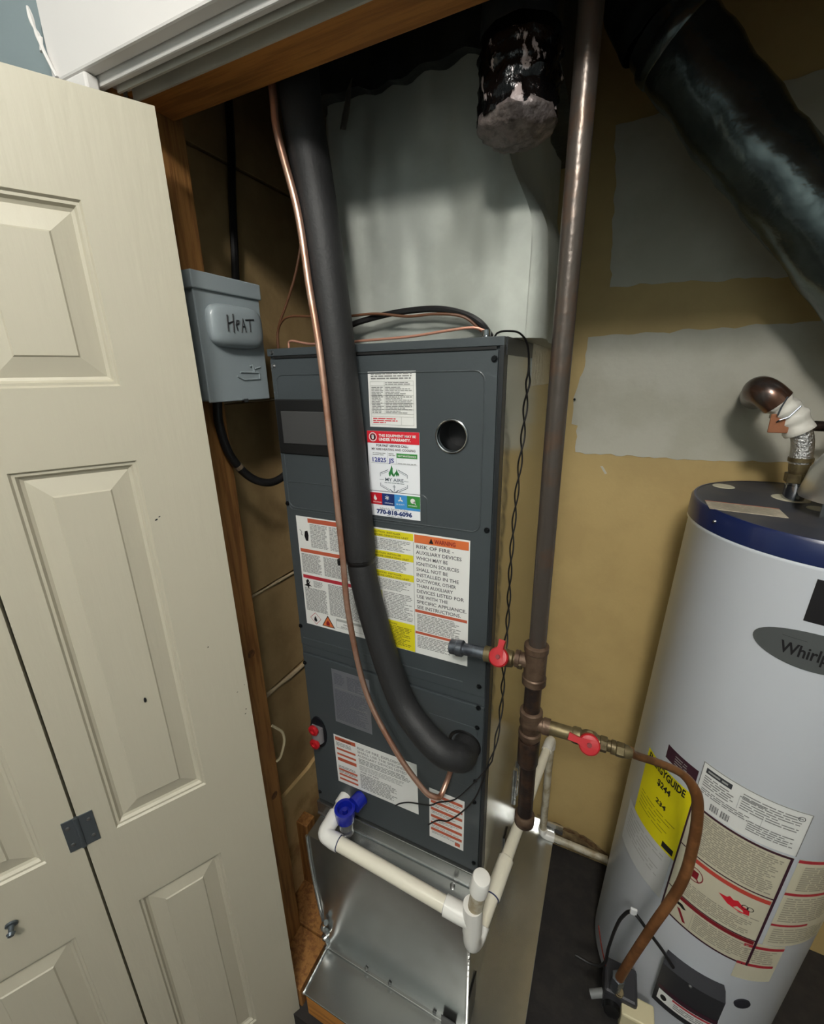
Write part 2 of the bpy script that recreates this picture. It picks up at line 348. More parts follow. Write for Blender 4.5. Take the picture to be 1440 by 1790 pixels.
# ================================================================== BIFOLD DOOR
DX, DN = Vector((.494237, .869328, 0)), Vector((.869328, -.494237, 0)); DC = Vector((-.590, .485, 0))
DM = Matrix(((DX.x, 0, DN.x, DC.x), (DX.y, 0, DN.y, DC.y), (0, 1, 0, 0), (0, 0, 0, 1)))      # local (u, z, lift) -> world
door = bpy.data.objects.new('door_1', None); COL.objects.link(door); door['kind'] = 'structure'; door['label'] = 'off-white moulded panel bifold door folded back at the left of the closet'
def leaf(u0, u1, pu0, pu1, zt):
    bm = bmesh.new(); Z0, Z1 = -.085, zt; T = -.033
    zs = [Z0, .09, .671, .856, 1.488, 1.594, 1.818, Z1]
    def q(a, b, c, d, lift=0): v = [bm.verts.new((x, y, lift)) for x, y in ((a, c), (b, c), (b, d), (a, d))]; bm.faces.new(v)
    q(u0, pu0, Z0, Z1); q(pu1, u1, Z0, Z1)
    for i in range(0, 8, 2): q(pu0, pu1, zs[i], zs[i+1])
    prof = [(0, 0), (.0025, -.0035), (.006, -.0035), (.009, -.008), (.013, -.010), (.038, -.0035), (.040, -.0015)]
    for i in (1, 3, 5):
        a, b = zs[i], zs[i+1]; last = None
        for ins, dp in prof:
            ring = [bm.verts.new(p) for p in ((pu0+ins, a+ins, dp), (pu1-ins, a+ins, dp), (pu1-ins, b-ins, dp), (pu0+ins, b-ins, dp))]
            if last:
                for k in range(4): bm.faces.new((last[k], last[(k+1) % 4], ring[(k+1) % 4], ring[k]))
            last = ring
        bm.faces.new(last)
    for (a, b, c, d) in (((u0, Z0), (u1, Z0), 0, 0), ((u1, Z0), (u1, Z1), 0, 0), ((u1, Z1), (u0, Z1), 0, 0), ((u0, Z1), (u0, Z0), 0, 0)):
        v = [bm.verts.new(p) for p in ((a[0], a[1], 0), (b[0], b[1], 0), (b[0], b[1], T), (a[0], a[1], T))]; bm.faces.new(v)
    v = [bm.verts.new(p) for p in ((u0, Z0, T), (u0, Z1, T), (u1, Z1, T), (u1, Z0, T))]; bm.faces.new(v)
    bmesh.ops.remove_doubles(bm, verts=bm.verts, dist=1e-5)
    bmesh.ops.transform(bm, matrix=DM, verts=bm.verts)
    return finish('door_leaf', bm, M_DOOR, door)
L1 = leaf(-.2905, .0, -.247, -.102, 1.940); L2 = leaf(-.585, -.2945, -.489, -.342, 1.940)
def dbm(bm): bmesh.ops.transform(bm, matrix=DM, verts=bm.verts); return bm
def hinge(z):
    bm = box(-.3115, -.2945, z-.032, z+.032, 0, .0018); box(-.2905, -.2700, z-.032, z+.032, 0, .0018, bm)
    h = finish('hinge', dbm(bm), M_HINGE, door)
    finish('knuckle', dbm(lathe((-.2925, z-.032, .0015), (-.2925, z+.032, .0015), [(0, .0036), (.064, .0036)], 12)), M_HINGE, h, smooth=True)
    for (u, dz) in ((-.305, .018), (-.305, -.018), (-.277, .018), (-.277, -.018)):
        finish('screw', dbm(lathe((u, z+dz, .0016), (u, z+dz, .0035), [(0, .0034), (.001, .003), (.0018, .001)], 10)), M_SCREW, h, smooth=True)
hinge(.886); hinge(1.72)
bm = lathe((-.404, .774, 0), (-.404, .774, .02), [(0, .008), (.003, .008), (.004, .004), (.012, .0035), (.014, .006), (.018, .004)], 14)
bmesh.ops.rotate(bm, verts=bm.verts, cent=(-.404, .774, 0), matrix=Matrix.Rotation(.3, 3, 'X')); finish('knob_stub', dbm(bm), M_HINGE, door, smooth=True)
for u, z, a, b in ((-.093, 1.393, .0022, .0013), (-.088, 1.397, .0015, .001), (-.163, 1.086, .002, .005), (-.010, .985, .001, .0015), (-.0125, .975, .0016, .0009), (-.055, 1.145, .0012, .0012), (-.02, 1.03, .0012, .0008), (-.006, 1.04, .0008, .0008)):
    bm = bmesh.new(); bm.faces.new([bm.verts.new((u+a*math.cos(k*.785)*(1+.3*math.sin(k*3.1)), z+b*math.sin(k*.785)+a*.4*math.cos(k*.785), .0004)) for k in range(8)])
    finish('scuff_mark', dbm(bm), M_INK, L1)
t = thing('pivot_pin', 'short steel pivot pin between folded door and its track', 'pin', (-.672+.012, .499, 1.955))
put('shaft', lathe((-.660, .499, 1.930), (-.660, .499, 1.985), [(0, .003), (.055, .003)], 10), M_CHROME, t, smooth=True)

# ================================================================== AIR HANDLER
AX0, AX1, AY, AYB, AZ0, AZ1 = -.611, -.163, .664, 1.15, .530, 1.652
ah = thing('air_handler', 'tall dark grey air handler cabinet covered in warning stickers', 'air handler', ((AX0+AX1)/2, .9, AZ0))
bm = bmesh.new(); b0 = AY+.006
def quad(bm, *p): bm.faces.new([bm.verts.new(q) for q in p])
ring = plate_hole(bm, AX0, AX1, AZ0, AZ1, b0, (-.242, 1.505, .0245))
quad(bm, (AX0, b0, AZ0), (AX0, AYB, AZ0), (AX0, AYB, AZ1), (AX0, b0, AZ1)); quad(bm, (AX1, b0, AZ0), (AX1, AYB, AZ0), (AX1, AYB, AZ1), (AX1, b0, AZ1))
quad(bm, (AX0, b0, AZ1), (AX0, AYB, AZ1), (AX1, AYB, AZ1), (AX1, b0, AZ1)); quad(bm, (AX0, b0, AZ0), (AX0, AYB, AZ0), (AX1, AYB, AZ0), (AX1, b0, AZ0))
quad(bm, (AX0, AYB, AZ0), (AX0, AYB, AZ1), (AX1, AYB, AZ1), (AX1, AYB, AZ0))
put('cabinet', bm, M_CAB, ah)
# upper access panel with its round port
bm = bmesh.new(); x0, x1, z0, z1 = AX0+.004, AX1-.008, 1.012, 1.634
plate_hole(bm, x0, x1, z0, z1, AY, (-.242, 1.505, .0245))
for p in (((x0, z0), (x1, z0)), ((x1, z0), (x1, z1)), ((x1, z1), (x0, z1)), ((x0, z1), (x0, z0))):
    quad(bm, (p[0][0], AY, p[0][1]), (p[1][0], AY, p[1][1]), (p[1][0], b0, p[1][1]), (p[0][0], b0, p[0][1]))
put('upper_panel', bm, M_CAB, ah)
def rr(x0, x1, z0, z1, r, y, n=6):
    P = []
    for cx, cz, a0 in ((x1-r, z1-r, 0), (x0+r, z1-r, 90), (x0+r, z0+r, 180), (x1-r, z0+r, 270)):
        for k in range(n+1): a = math.radians(a0+90*k/n); P.append((cx+r*math.cos(a), y, cz+r*math.sin(a)))
    return P+[P[0]]
put('pressed_ridge', tube(rr(-.598, -.190, 1.345, 1.606, .016, AY+.0002), .0014, 6, cap=False), M_CAB, ah, smooth=True)
put('pressed_ridge', tube(rr(-.598, -.287, 1.340, 1.40, .010, AY+.0004), .0012, 6, cap=False), M_CAB, ah, smooth=True)
put('lower_panel', box(AX0+.004, AX1-.008, AY, b0, .535, .986), M_CAB, ah, bevel=.001)
put('middle_strip', box(AX0+.004, AX1-.008, AY+.003, b0, .989, 1.009), M_CAB, ah, bevel=.001)
put('knockout_plate', box(-.286, -.182, AY-.0012, AY+.001, .775, .934), M_CAB, ah, bevel=.0008)
put('panel_rib', tube([(-.60, AY+.0005, 1.030), (-.215, AY+.0005, 1.034)], .0015, 6), M_CAB, ah, smooth=True)
bm = box(AX0-.001, AX1+.001, AY-.001, AY+.012, 1.640, AZ1+.001); put('top_rim', bm, M_CAB, ah, bevel=.001)
put('rim_gap', box(AX0+.012, AX1-.010, AY-.0016, AY, 1.6355, 1.6395), M_BLKIN, ah)
put('corner_post', box(AX1-.006, AX1+.0012, AY-.0005, AY+.020, .53, 1.64), M_CABDK, ah, bevel=.001)
put('side_panel', box(AX1, AX1+.0014, AY+.022, AYB, .532, 1.632), M_SIDE, ah)
put('side_rim', box(AX1, AX1+.003, AY+.012, AYB, 1.628, AZ1+.001), M_CABDK, ah)
# port: rolled metal lip, tube and dark end
put('port_lip', tube(rr(-.242-.0265, -.242+.0265, 1.505-.0265, 1.505+.0265, .0264, AY-.0005, 8), .0022, 8, cap=False), M_CHROME, ah, smooth=True)
pt = put('port_tube', lathe((-.242, b0, 1.505), (-.242, AY+.05, 1.505), [(0, .0242), (.044, .0238)], 32, cap=False), M_CHROME, ah, smooth=True)
put('port_end', lathe((-.242, AY+.048, 1.505), (-.242, AY+.05, 1.505), [(0, .024), (.001, .024)], 32), M_BLKIN, ah)
# breaker window
bw = put('breaker_window', box(-.605, -.430, AY-.003, AY+.001, 1.457, 1.562), M_BLKIN, ah, bevel=.002)
put('breaker_cover', box(-.592, -.444, AY-.0045, AY-.002, 1.478, 1.540), mat('grey_breaker_cover', srgb(70, 70, 70), .45), bw, bevel=.0015)
# coil drain plugs
cp = put('drain_plugs', lathe((-.583, AY+.001, .765), (-.583, AY-.003, .765), [(0, .024), (.004, .024)], 24), mat('black_gasket', srgb(16, 18, 24), .5), ah)
for v in cp.data.vertices: v.co.z *= 1.9
for v in cp.data.vertices: v.co.z += (.765-AZ0)*(1-1.9)
put('plug_collar', tube([(-.583, AY-.004, .742), (-.583, AY-.004, .785)], .016, 18), mat('plug_grey', srgb(120, 116, 118), .5), cp, smooth=True)
for z in (.785, .744): put('red_plug', lathe((-.583, AY-.017, z), (-.583, AY-.026, z), [(0, .0135), (.005, .0135), (.007, .011), (.007, .006), (.003, .005)], 18), M_RED, cp, smooth=True)
# screws
for (x, z) in ((-.176, 1.622), (-.178, 1.351), (-.601, 1.622), (-.600, 1.646), (-.182, 1.034), (-.182, .984), (-.183, .936), (-.184, .891), (-.603, 1.352), (-.286, .893), (-.184, .80), (-.184, .74), (-.604, 1.06), (-.604, .96), (-.18, .56), (-.60, .56)):
    put('screw', lathe((x, AY+.001, z), (x, AY-.004, z), [(0, .0052), (.002, .0052), (.002, .0034), (.0045, .003)], 8), M_SCREW if x < -.59 and z > 1.6 else M_SCREWD, ah, smooth=True)
# suction entry grommet, drain ports
put('grommet', tube(rr(-.208-.031, -.208+.031, .885-.031, .885+.031, .0309, AY-.001, 8), .0035, 8, cap=False), M_TAPE, ah, smooth=True)
put('base_rail', box(AX0, AX1, AY-.006, AYB, .486, .529), M_GALV, ah, bevel=.002)
put('rail_lip', tube([(AX0, AY-.007, .488), (AX1, AY-.007, .488)], .0022, 6), M_GALVB, ah)
put('foil_tape', box(AX1+.0015, AX1+.0035, .875, AYB, 1.577, 1.665), M_FOILT, ah)

# --- stickers
def sticker(name, x0, z0, w_, h_, m, label=None, ang=0.0):
    bm = bmesh.new(); ca, sa = math.cos(ang), math.sin(ang)
    P = [(0, 0), (w_, 0), (w_, h_), (0, h_)]; P = [(x0+u*ca-v*sa, z0+u*sa+v*ca) for u, v in P]
    f = [bm.verts.new((x, AY-.0005, z)) for x, z in P]; g = [bm.verts.new((x, AY+.0002, z)) for x, z in P]; bm.faces.new(f)
    for i in range(4): bm.faces.new((f[i], g[i], g[(i+1) % 4], f[(i+1) % 4]))
    o = put(name, bm, m, ah, label=label)
    return o, Print(o, planar(ah, x0, AY-.0005, z0, ang))
L = lambda n, m: (n, m)
# white accessory table sticker
o, p = sticker('table_sticker', -.395, 1.516, .090, .092, P_WHITE, 'white sticker with a grey table of small print')
k = L('fine_print', P_GREY)
p.fine(k, .006, .079, .084, .0905, .0038, .0004, .55, .1)
g = L('ruling', P_LGREY)
for v in (.076, .069, .053, .040, .030, .0225, .018): p.rect(g, .004, v, .086, v+.0005, .0004)
p.rect(g, .031, .022, .0315, .076, .0004); p.rect(g, .004, .004, .0045, .076, .0004); p.rect(g, .0855, .004, .086, .076, .0004); p.rect(g, .062, .004, .0625, .018, .0004); p.rect(g, .004, .004, .086, .0045, .0004)
p.fine(k, .006, .023, .029, .068, .0026, .0004, ragged=.3); p.fine(k, .033, .023, .084, .068, .0026, .0004, ragged=.5)
p.fine(k, .033, .070, .084, .0755, .0026, .0004)
r_ = L('red_print', P_RED); p.fine(r_, .007, .006, .055, .0165, .0034, .0004, ragged=.5); p.build()
# warranty sticker
o, p = sticker('warranty_sticker', -.402, 1.352, .102, .157, flat('sticker_white', 240, 242, 246), 'red and white service sticker with phone number')
p.rect(L('red_band', P_RED), 0, .136, .102, .157, .0004); wt = L('white_lettering', P_WHITE)
p.ring(wt, .012, .1465, .008, .0015, .0008); p.disc(L('hand_disc', P_BLACK), .012, .1465, .0055, .0008, 14); p.disc(wt, .012, .146, .0026, .0012, 8, .0036)
for i in range(4): p.rect(wt, .0096+i*.0013, .1465, .0104+i*.0013, .1508-.0004*abs(i-1.5), .0012)
p.text(wt, 'THIS EQUIPMENT MAY BE', .024, .1475, .0062, .0008, .03, .072); p.text(wt, 'UNDER WARRANTY.', .024, .1405, .0068, .0008, .045, .062)
bk = L('lettering', P_PLUM)
p.text(bk, 'FOR FAST SERVICE CALL:', .018, .1300, .0056, .0004, .03, .063); p.text(bk, 'MY AIRE HEATING AND COOLING', .008, .1235, .0054, .0004, .015, .086)
p.rect(L('green_band', P_GREEN), .058, .1115, .098, .1195, .0004); p.text(wt, 'NEXT MAINTENANCE', .0605, .1138, .0042, .0008, .02, .035)
fp = L('fine_print', P_GREY); p.fine(fp, .010, .112, .036, .120, .0030, .0004, .35); p.fine(fp, .042, .112, .055, .120, .0030, .0004, .35); p.rect(fp, .006, .100, .098, .1004, .0004); p.rect(fp, .040, .100, .0403, .121, .0004); p.rect(fp, .057, .100, .0573, .121, .0004); p.fine(fp, .060, .1005, .096, .1035, .0028, .0004, .35)
pen = L('handwriting', P_INKB); p.text(pen, '12825', .007, .1025, .0110, .0006, .02, .028); p.text(pen, 'JS', .043, .1025, .0105, .0006, .02, .011)
# hexagon badge with flames and anchor
gr = L('badge', mat('badge_slate', srgb(78, 92, 104), .45)); hx = [(.024, .081), (.038, .087), (.066, .087), (.080, .081)]
p.line(gr, [(.024, .076), (.024, .082), (.040, .089)], .0010, .0004); p.line(gr, [(.060, .090), (.078, .082), (.078, .076)], .0010, .0004); p.line(gr, [(.026, .080), (.041, .0865)], .0006, .0004); p.line(gr, [(.060, .0875), (.076, .080)], .0006, .0004)
p.line(gr, [(.024, .064), (.024, .058), (.042, .050)], .0010, .0004); p.line(gr, [(.061, .050), (.078, .058), (.078, .064)], .0010, .0004); p.line(gr, [(.026, .060), (.042, .0525)], .0006, .0004); p.line(gr, [(.060, .0525), (.076, .060)], .0006, .0004)
p.text(gr, 'MY AIRE', .033, .0680, .0088, .0004, .012, .037); p.fine(gr, .032, .0635, .072, .0665, .0022, .0004, .4, .05)
p.line(gr, [(.022, .070), (.031, .0705)], .0006, .0004); p.line(gr, [(.071, .0705), (.080, .070)], .0006, .0004)
p.line(gr, [(.0515, .062), (.0515, .050)], .0012, .0004); p.line(gr, [(.0485, .0585), (.0545, .0585)], .0008, .0004); p.line(gr, [(.043, .053), (.047, .0495), (.0515, .0478), (.056, .0495), (.060, .053)], .0016, .0004)
fl = L('flame', mat('badge_green', srgb(44, 122, 60), .45))
p.poly(fl, [(.042, .078), (.041, .083), (.044, .088), (.0455, .092), (.047, .098), (.0495, .092), (.0492, .086), (.0515, .081), (.050, .077), (.046, .082), (.044, .077)], .0006)
p.poly(fl, [(.0505, .078), (.0525, .083), (.056, .087), (.0575, .092), (.0592, .086), (.062, .083), (.0615, .078), (.059, .081), (.0575, .077), (.055, .082), (.052, .077)], .0006)
for i, (m_, u) in enumerate(((P_RED if 0 else flat('tile_red', 196, 30, 44), 0), (P_NAVY, .0255), (P_SKY, .051), (P_GREEN, .0765))): p.rect(L('service_tile', m_), u, .022, u+.0255, .0445, .0004)
p.rect(L('service_tile', P_SKY), .051, .0175, .102, .022, .0004)
p.poly(wt, [(.0085, .032), (.0082, .035), (.0110, .041), (.0118, .038), (.0140, .035), (.0150, .033), (.0135, .030), (.0105, .030)], .0008)
for a in (0, 60, 120): c_, s_ = math.cos(math.radians(a+30)), math.sin(math.radians(a+30)); p.line(wt, [(.036-.0045*c_, .0365-.0045*s_), (.036+.0045*c_, .0365+.0045*s_)], .0013, .0008)
for a in (90, 210, 330): c_, s_ = math.cos(math.radians(a)), math.sin(math.radians(a)); p.line(wt, [(.0635, .0355), (.0635+.005*c_, .0355+.005*s_)], .0026, .0008)
p.disc(wt, .088, .0355, .0048, .0008, 14); p.poly(wt, [(.089, .033), (.094, .0285), (.092, .036)], .0008)
for u, s_ in ((.0065, 'HEATING'), (.031, 'COOLING'), (.0545, 'AIR QUALITY'), (.079, 'MAINTENANCE')): p.text(wt, s_, u, .0255, .0034, .0008, .01, .017)
p.text(fp, 'Schedule Service Today!', .020, .0135, .0058, .0004, .0, .058); p.text(L('phone_number', P_NAVY), '770-818-6096', .013, .0048, .0112, .0004, .05, .073); p.fine(fp, .034, .001, .066, .0035, .0024, .0004, .4, .05)
p.build()
# the wide three-column warning label
LW, LH, LX, LZ = .378, .256, -.5845, 1.072
o, p = sticker('warning_label', LX, LZ, LW, LH, P_WHITE, 'wide white warning label with a yellow middle column')
c1, c2, c3 = .155, .270, LW
bo = L('orange_bar', P_BRICK); fp = L('fine_print', P_GREY); bl = L('symbol', P_BLACK); cr = L('red_bar', P_CRIM)
p.rect(bo, .030, .244, c1, .2535, .0004); p.rect(bo, .004, .176, c1, .184, .0004); p.rect(cr, .004, .115, c1, .123, .0004)
p.fine(fp, .034, .188, .077, .242, .0029, .0004, .5, .15); p.fine(fp, .082, .188, .130, .242, .0029, .0004, .5, .2)
p.fine(fp, .005, .127, .055, .173, .0026, .0004, .6, .12); p.fine(fp, .062, .127, c1-.02, .173, .0026, .0004, .6, .12)
p.fine(fp, .030, .095, .055, .112, .0026, .0004, .5, .3); p.fine(fp, .005, .036, .062, .093, .0026, .0004, .6, .08); p.fine(fp, .068, .036, c1-.012, .112, .0026, .0004, .6, .08)
p.poly(bl, [(.020, .224), (.027, .226), (.029, .216), (.027, .203), (.021, .203), (.018, .213)], .0004); p.line(bl, [(.007, .226), (.012, .222), (.010, .216), (.014, .214)], .0012, .0004)
p.poly(bl, [(.010, .110), (.016, .104), (.022, .110), (.018, .101), (.026, .096), (.018, .097), (.016, .090), (.012, .096), (.004, .096), (.011, .101)], .0004); p.disc(bl, .015, .109, .0035, .0004, 10)
rd = L('hazard_diamond', P_CRIM); dm = [(.027, .033), (.041, .019), (.027, .004), (.013, .019), (.027, .033)]; p.line(rd, dm, .0010, .0006)
p.poly(bl, [(.022, .013), (.023, .019), (.0265, .025), (.029, .019), (.031, .014), (.027, .010)], .0006)
p.poly(bl, [(.043, .005), (.077, .005), (.060, .034)], .0004); p.poly(L('hazard_triangle', P_ORG), [(.0460, .0068), (.074, .0068), (.060, .0305)], .0007); p.poly(L('hazard_flame', P_DRED), [(.055, .009), (.055, .015), (.060, .022), (.064, .016), (.064, .009)], .0010)
p.rect(fp, .082, .010, c1, .0107, .0004); p.rect(fp, .082, .010, .0827, .030, .0004); p.rect(L('grey_band', P_LGREY), .082, .026, c1, .032, .0004); p.text(bl, 'SAFETY', .100, .0185, .006, .0006, 0, .028); p.text(bl, 'GROUP A2L', .093, .0118, .006, .0006, 0, .036)
yb = L('yellow_band', P_YEL); dk = L('caution_lettering', P_DYEL)
for v in (.239, .196, .155):
    p.rect(yb, c1, v, c2, v+.014, .0004); p.text(dk, 'CAUTION  INSTALLER', .184, v+.0078, .0048, .0008, .02, .06); p.text(dk, 'BEFORE OPERATING UNIT', .184, v+.0018, .0048, .0008, .02, .076)
for v in (.240, .197): p.poly(bl, [(.176, v+.002), (.183, v+.002), (.1795, v+.0105)], .0008)
p.fine(fp, .180, .212, c2-.006, .236, .0029, .0004, .45, .3); p.fine(fp, .180, .171, c2-.006, .194, .0029, .0004, .45, .3); p.fine(fp, .180, .128, c2-.006, .152, .0029, .0004, .45, .3)
py = L('pale_yellow_column', flat('label_pale_yellow', 214, 210, 150)); p.rect(py, c1, .063, .200, .125, .0004); p.fine(dk, .168, .066, .197, .122, .0036, .0008, .4, .5); p.fine(fp, .203, .066, c2-.004, .125, .0034, .0004, .45, .35)
p.rect(yb, c1, .001, c2, .062, .0004); p.fine(dk, .168, .006, c2-.008, .052, .0034, .0008, .45, .3); p.text(dk, 'INSTALLATION', .180, .054, .0052, .0008, .02, .05)
p.rect(L('orange_header', P_ORG), c2+.002, .237, c3-.002, .253, .0004)
p.poly(bl, [(.301, .2395), (.310, .2395), (.3055, .250)], .0008); p.text(L('warning_heading', P_DRED), 'WARNING', .312, .2405, .0115, .0008, .02, .040)
body = L('warning_text', mat('warning_ink', srgb(70, 70, 74), .5))
lines = ['RISK OF FIRE -', 'AUXILIARY DEVICES', 'WHICH MAY BE', 'IGNITION SOURCES', 'SHALL NOT BE', 'INSTALLED IN THE', 'DUCTWORK, OTHER', 'THAN AUXILIARY', 'DEVICES LISTED FOR', 'USE WITH THE', 'SPECIFIC APPLIANCE.', 'SEE INSTRUCTIONS.']
for i, s_ in enumerate(lines): p.text(body, s_, c2+.005, .2265-i*.01135, .0098, .0004, .012, len(s_)*.0052)
p.rect(bo, c2+.001, .0930, c3-.002, .0990, .0004); p.rect(bo, c2+.001, .0455, c3-.002, .0510, .0004)
p.fine(fp, c2+.005, .053, c3-.014, .091, .0032, .0004, .5, .2); p.fine(fp, c2+.005, .014, c3-.034, .043, .0032, .0004, .5, .2)
p.rect(L('column_rule', P_LGREY), c2-.0005, .0, c2+.0005, .238, .0006); p.build()
# silver nameplate
o, p = sticker('rating_plate', -.528, .819, .100, .149, P_SILV, 'dull silver rating plate')
k = L('fine_print', P_SILV2); p.fine(k, .006, .110, .034, .140, .0034, .0004, .5, .4); p.fine(k, .040, .100, .094, .140, .0034, .0004, .5, .5); p.fine(k, .005, .008, .094, .095, .0033, .0004, .5, .35)
l2 = L('pale_print', P_LGREY); p.rect(l2, .046, .055, .090, .0565, .0004); p.rect(l2, .006, .100, .094, .1008, .0004); p.rect(l2, .040, .101, .0406, .145, .0004); p.rect(l2, .060, .101, .0606, .145, .0004); p.rect(l2, .080, .060, .0806, .145, .0004); p.build()
# lower fire warning label
o, p = sticker('fire_label', -.536, .629, .222, .147, P_WHITE, 'white and orange fire warning label on the lower panel', ang=0.02)
bo = L('orange_bar', P_BRICK); fp = L('fine_print', P_GREY)
p.rect(bo, .004, .132, .062, .143, .0004); p.text(bl, 'WARNING', .014, .1345, .0065, .0008, .02, .036)
for v in (.104, .088, .070, .040, .024, .010): p.rect(bo, .006, v, .060, v+(.010 if v == .070 else .006), .0004)
p.text(fp, 'RISK OF FIRE, EXPLOSION', .066, .128, .0105, .0004, .015, .12); p.text(fp, 'SHALL USE THE SPECIFIED', .066, .117, .0098, .0004, .01, .13); p.text(fp, 'AUXILIARY DEVICES LISTED', .066, .106, .0098, .0004, .01, .13)
p.fine(fp, .006, .113, .06, .128, .0040, .0004); p.fine(fp, .068, .084, .205, .102, .0042, .0004, .5, .4); p.fine(L('pale_print', P_LGREY), .068, .066, .19, .082, .004, .0004); p.text(fp, 'RISK OF FIRE', .070, .058, .0075, .0004, .01, .05); p.fine(fp, .068, .006, .168, .055, .0042, .0004, .5, .25)
for v in (.050, .034): p.fine(fp, .006, v-.002, .06, v+.006, .004, .0004)
p.build()
# striped label at right
o, p = sticker('striped_label', -.287, .582, .082, .147, P_WHITE, 'small white label with slanted orange bars', ang=0.0)
bo = L('orange_bar', P_BRICK); fp = L('fine_print', P_GREY)
for v in (.128, .107, .086, .064, .043, .024): p.rect(bo, .004, v, .078, v+.008, .0004); p.fine(fp, .006, v-.0095, .074, v-.0015, .0038, .0004, .4, .4)
p.rect(bo, .062, .006, .074, .016, .0004); p.build()

# ================================================================== SUPPLY PLENUM (foil wrap) and black duct above
sp = thing('supply_plenum', 'dull grey foil-wrapped supply plenum standing on the air handler', 'duct', (-.31, .93, AZ1))
def wrap(x0, x1, y0, y1, z0, z1, nx, ny, nz, fn):
    bm = bmesh.new(); V = {}
    def gv(i, j, k_):
        key = (i, j, k_)
        if key not in V: V[key] = bm.verts.new(fn(x0+(x1-x0)*i/nx, y0+(y1-y0)*j/ny, z0+(z1-z0)*k_/nz, i/nx, j/ny, k_/nz))
        return V[key]
    for i in range(nx):
        for k_ in range(nz):
            bm.faces.new((gv(i, 0, k_), gv(i+1, 0, k_), gv(i+1, 0, k_+1), gv(i, 0, k_+1))); bm.faces.new((gv(i, ny, k_), gv(i+1, ny, k_), gv(i+1, ny, k_+1), gv(i, ny, k_+1)))
    for j in range(ny):
        for k_ in range(nz):
            bm.faces.new((gv(0, j, k_), gv(0, j+1, k_), gv(0, j+1, k_+1), gv(0, j, k_+1))); bm.faces.new((gv(nx, j, k_), gv(nx, j+1, k_), gv(nx, j+1, k_+1), gv(nx, j, k_+1)))
    for i in range(nx):
        for j in range(ny):
            bm.faces.new((gv(i, j, 0), gv(i+1, j, 0), gv(i+1, j+1, 0), gv(i, j+1, 0))); bm.faces.new((gv(i, j, nz), gv(i+1, j, nz), gv(i+1, j+1, nz), gv(i, j+1, nz)))
    return bm
def foil(x, y, z, a, b, c):
    # wide base sagging to a narrower neck at the right, soft wrinkles
    t = max(0, min(1, (z-1.80)/.12)); s_ = t*t*(3-2*t)
    right = max(0, (a-.5)*2); x -= right*(.045*s_+.012*max(0, (1.72-z)/.07)*0)
    cx, cy = a-.5, b-.5
    if abs(cx) > .47 and abs(cy) > .45: x -= .012*math.copysign(1, cx); y -= .012*math.copysign(1, cy)
    w1 = noise.noise(Vector((x*9, y*9, z*5)))*.012; w2 = noise.noise(Vector((x*34, y*20, z*9)))*.006*(.3+c)
    if b < .01: y += w1+w2+.010*c
    if a > .99: x += w1+w2
    if a < .01: x += w1
    return Vector((x, y, z))
put('foil_wrap', wrap(-.505, -.128, .725, 1.13, AZ1+.002, 2.05, 44, 14, 44, foil), M_FOIL, sp, smooth=60)
def blk(x, y, z, a, b, c):
    w1 = noise.noise(Vector((x*14, y*14, z*10)))*.016
    if b < .01: y += w1
    if c < .01: z += noise.noise(Vector((x*22, 0, 3)))*.020
    return Vector((x, y, z))
put('duct_wrap', wrap(-.56, -.13, .712, 1.14, 2.022, 2.49, 40, 10, 12, blk), M_BLKFOIL, sp, smooth=60, label='black wrapped duct above the foil')
# torn tape tongue at upper left
bm = bmesh.new(); pts = [(-.452, 1.975), (-.440, 1.972), (-.430, 2.000), (-.424, 2.034), (-.434, 2.022), (-.446, 1.992)]
bm.faces.new([bm.verts.new((x, .708-.01*(z-1.97), z)) for x, z in pts]); bmesh.ops.solidify(bm, geom=bm.faces[:], thickness=.001); put('tape_tongue', bm, M_FOILT, sp)
bm = lathe((-.35, .722, 1.9), (-.35, .730, 1.9), [(0, .001), (.002, .001)], 6); bm.free()
P = [( -.128-.004, .90+.0*k, 1.66+.0*k) for k in range(2)]

# capped round duct stub hanging down from above
st = thing('duct_stub', 'black round duct stub hanging down with crinkled foil-capped end', 'duct', (-.154, .645, 1.875))
bm = bmesh.new(); seg = 32; rings = []
for i in range(19):
    z = 1.875+i*.033 if i > 2 else 1.875+i*.02
    r_ = .047 if z > 1.885 else .045; rings.append([])
    for k_ in range(seg):
        a = 2*math.pi*k_/seg; q = 1+.05*noise.noise(Vector((math.cos(a)*3, math.sin(a)*3, z*30))) if z < 1.99 else 1+.012*math.sin(z*400)
        rings[-1].append((-.154+r_*q*math.cos(a), .645+r_*q*math.sin(a), z))
def skin(rings_, lo, hi):
    bm = bmesh.new(); VV = [[bm.verts.new(p_) for p_ in r] for r in rings_[lo:hi]]
    for i in range(len(VV)-1):
        for k_ in range(seg): bm.faces.new((VV[i][k_], VV[i][(k_+1) % seg], VV[i+1][(k_+1) % seg], VV[i+1][k_]))
    return bm
fb = lathe((-.154, .645, 1.893), (-.154, .645, 1.962), [(0.069*i/14, .0475+.0010*math.sin(i*2.1)) for i in range(15)], 48, cap=False)
for v in fb.verts: n_ = noise.noise(v.co*75)*.006; v.co.x += n_; v.co.y += noise.noise(v.co*55+Vector((9, 0, 0)))*.004
put('foil_band', fb, M_STUBF, st, smooth=True)
fb = bmesh.new(); bmesh.ops.create_uvsphere(fb, u_segments=36, v_segments=18, radius=1)
for v in fb.verts: v.co = Vector((v.co.x*.0485, v.co.y*.0485, v.co.z*.020)); v.co += Vector((-.154, .645, 1.893))+v.co.normalized()*noise.noise(v.co*90)*.006
put('foil_end', fb, M_STUBE, st, smooth=True)
put('duct_sleeve', skin(rings, 3, 19), M_BLKFOIL, st, smooth=True)

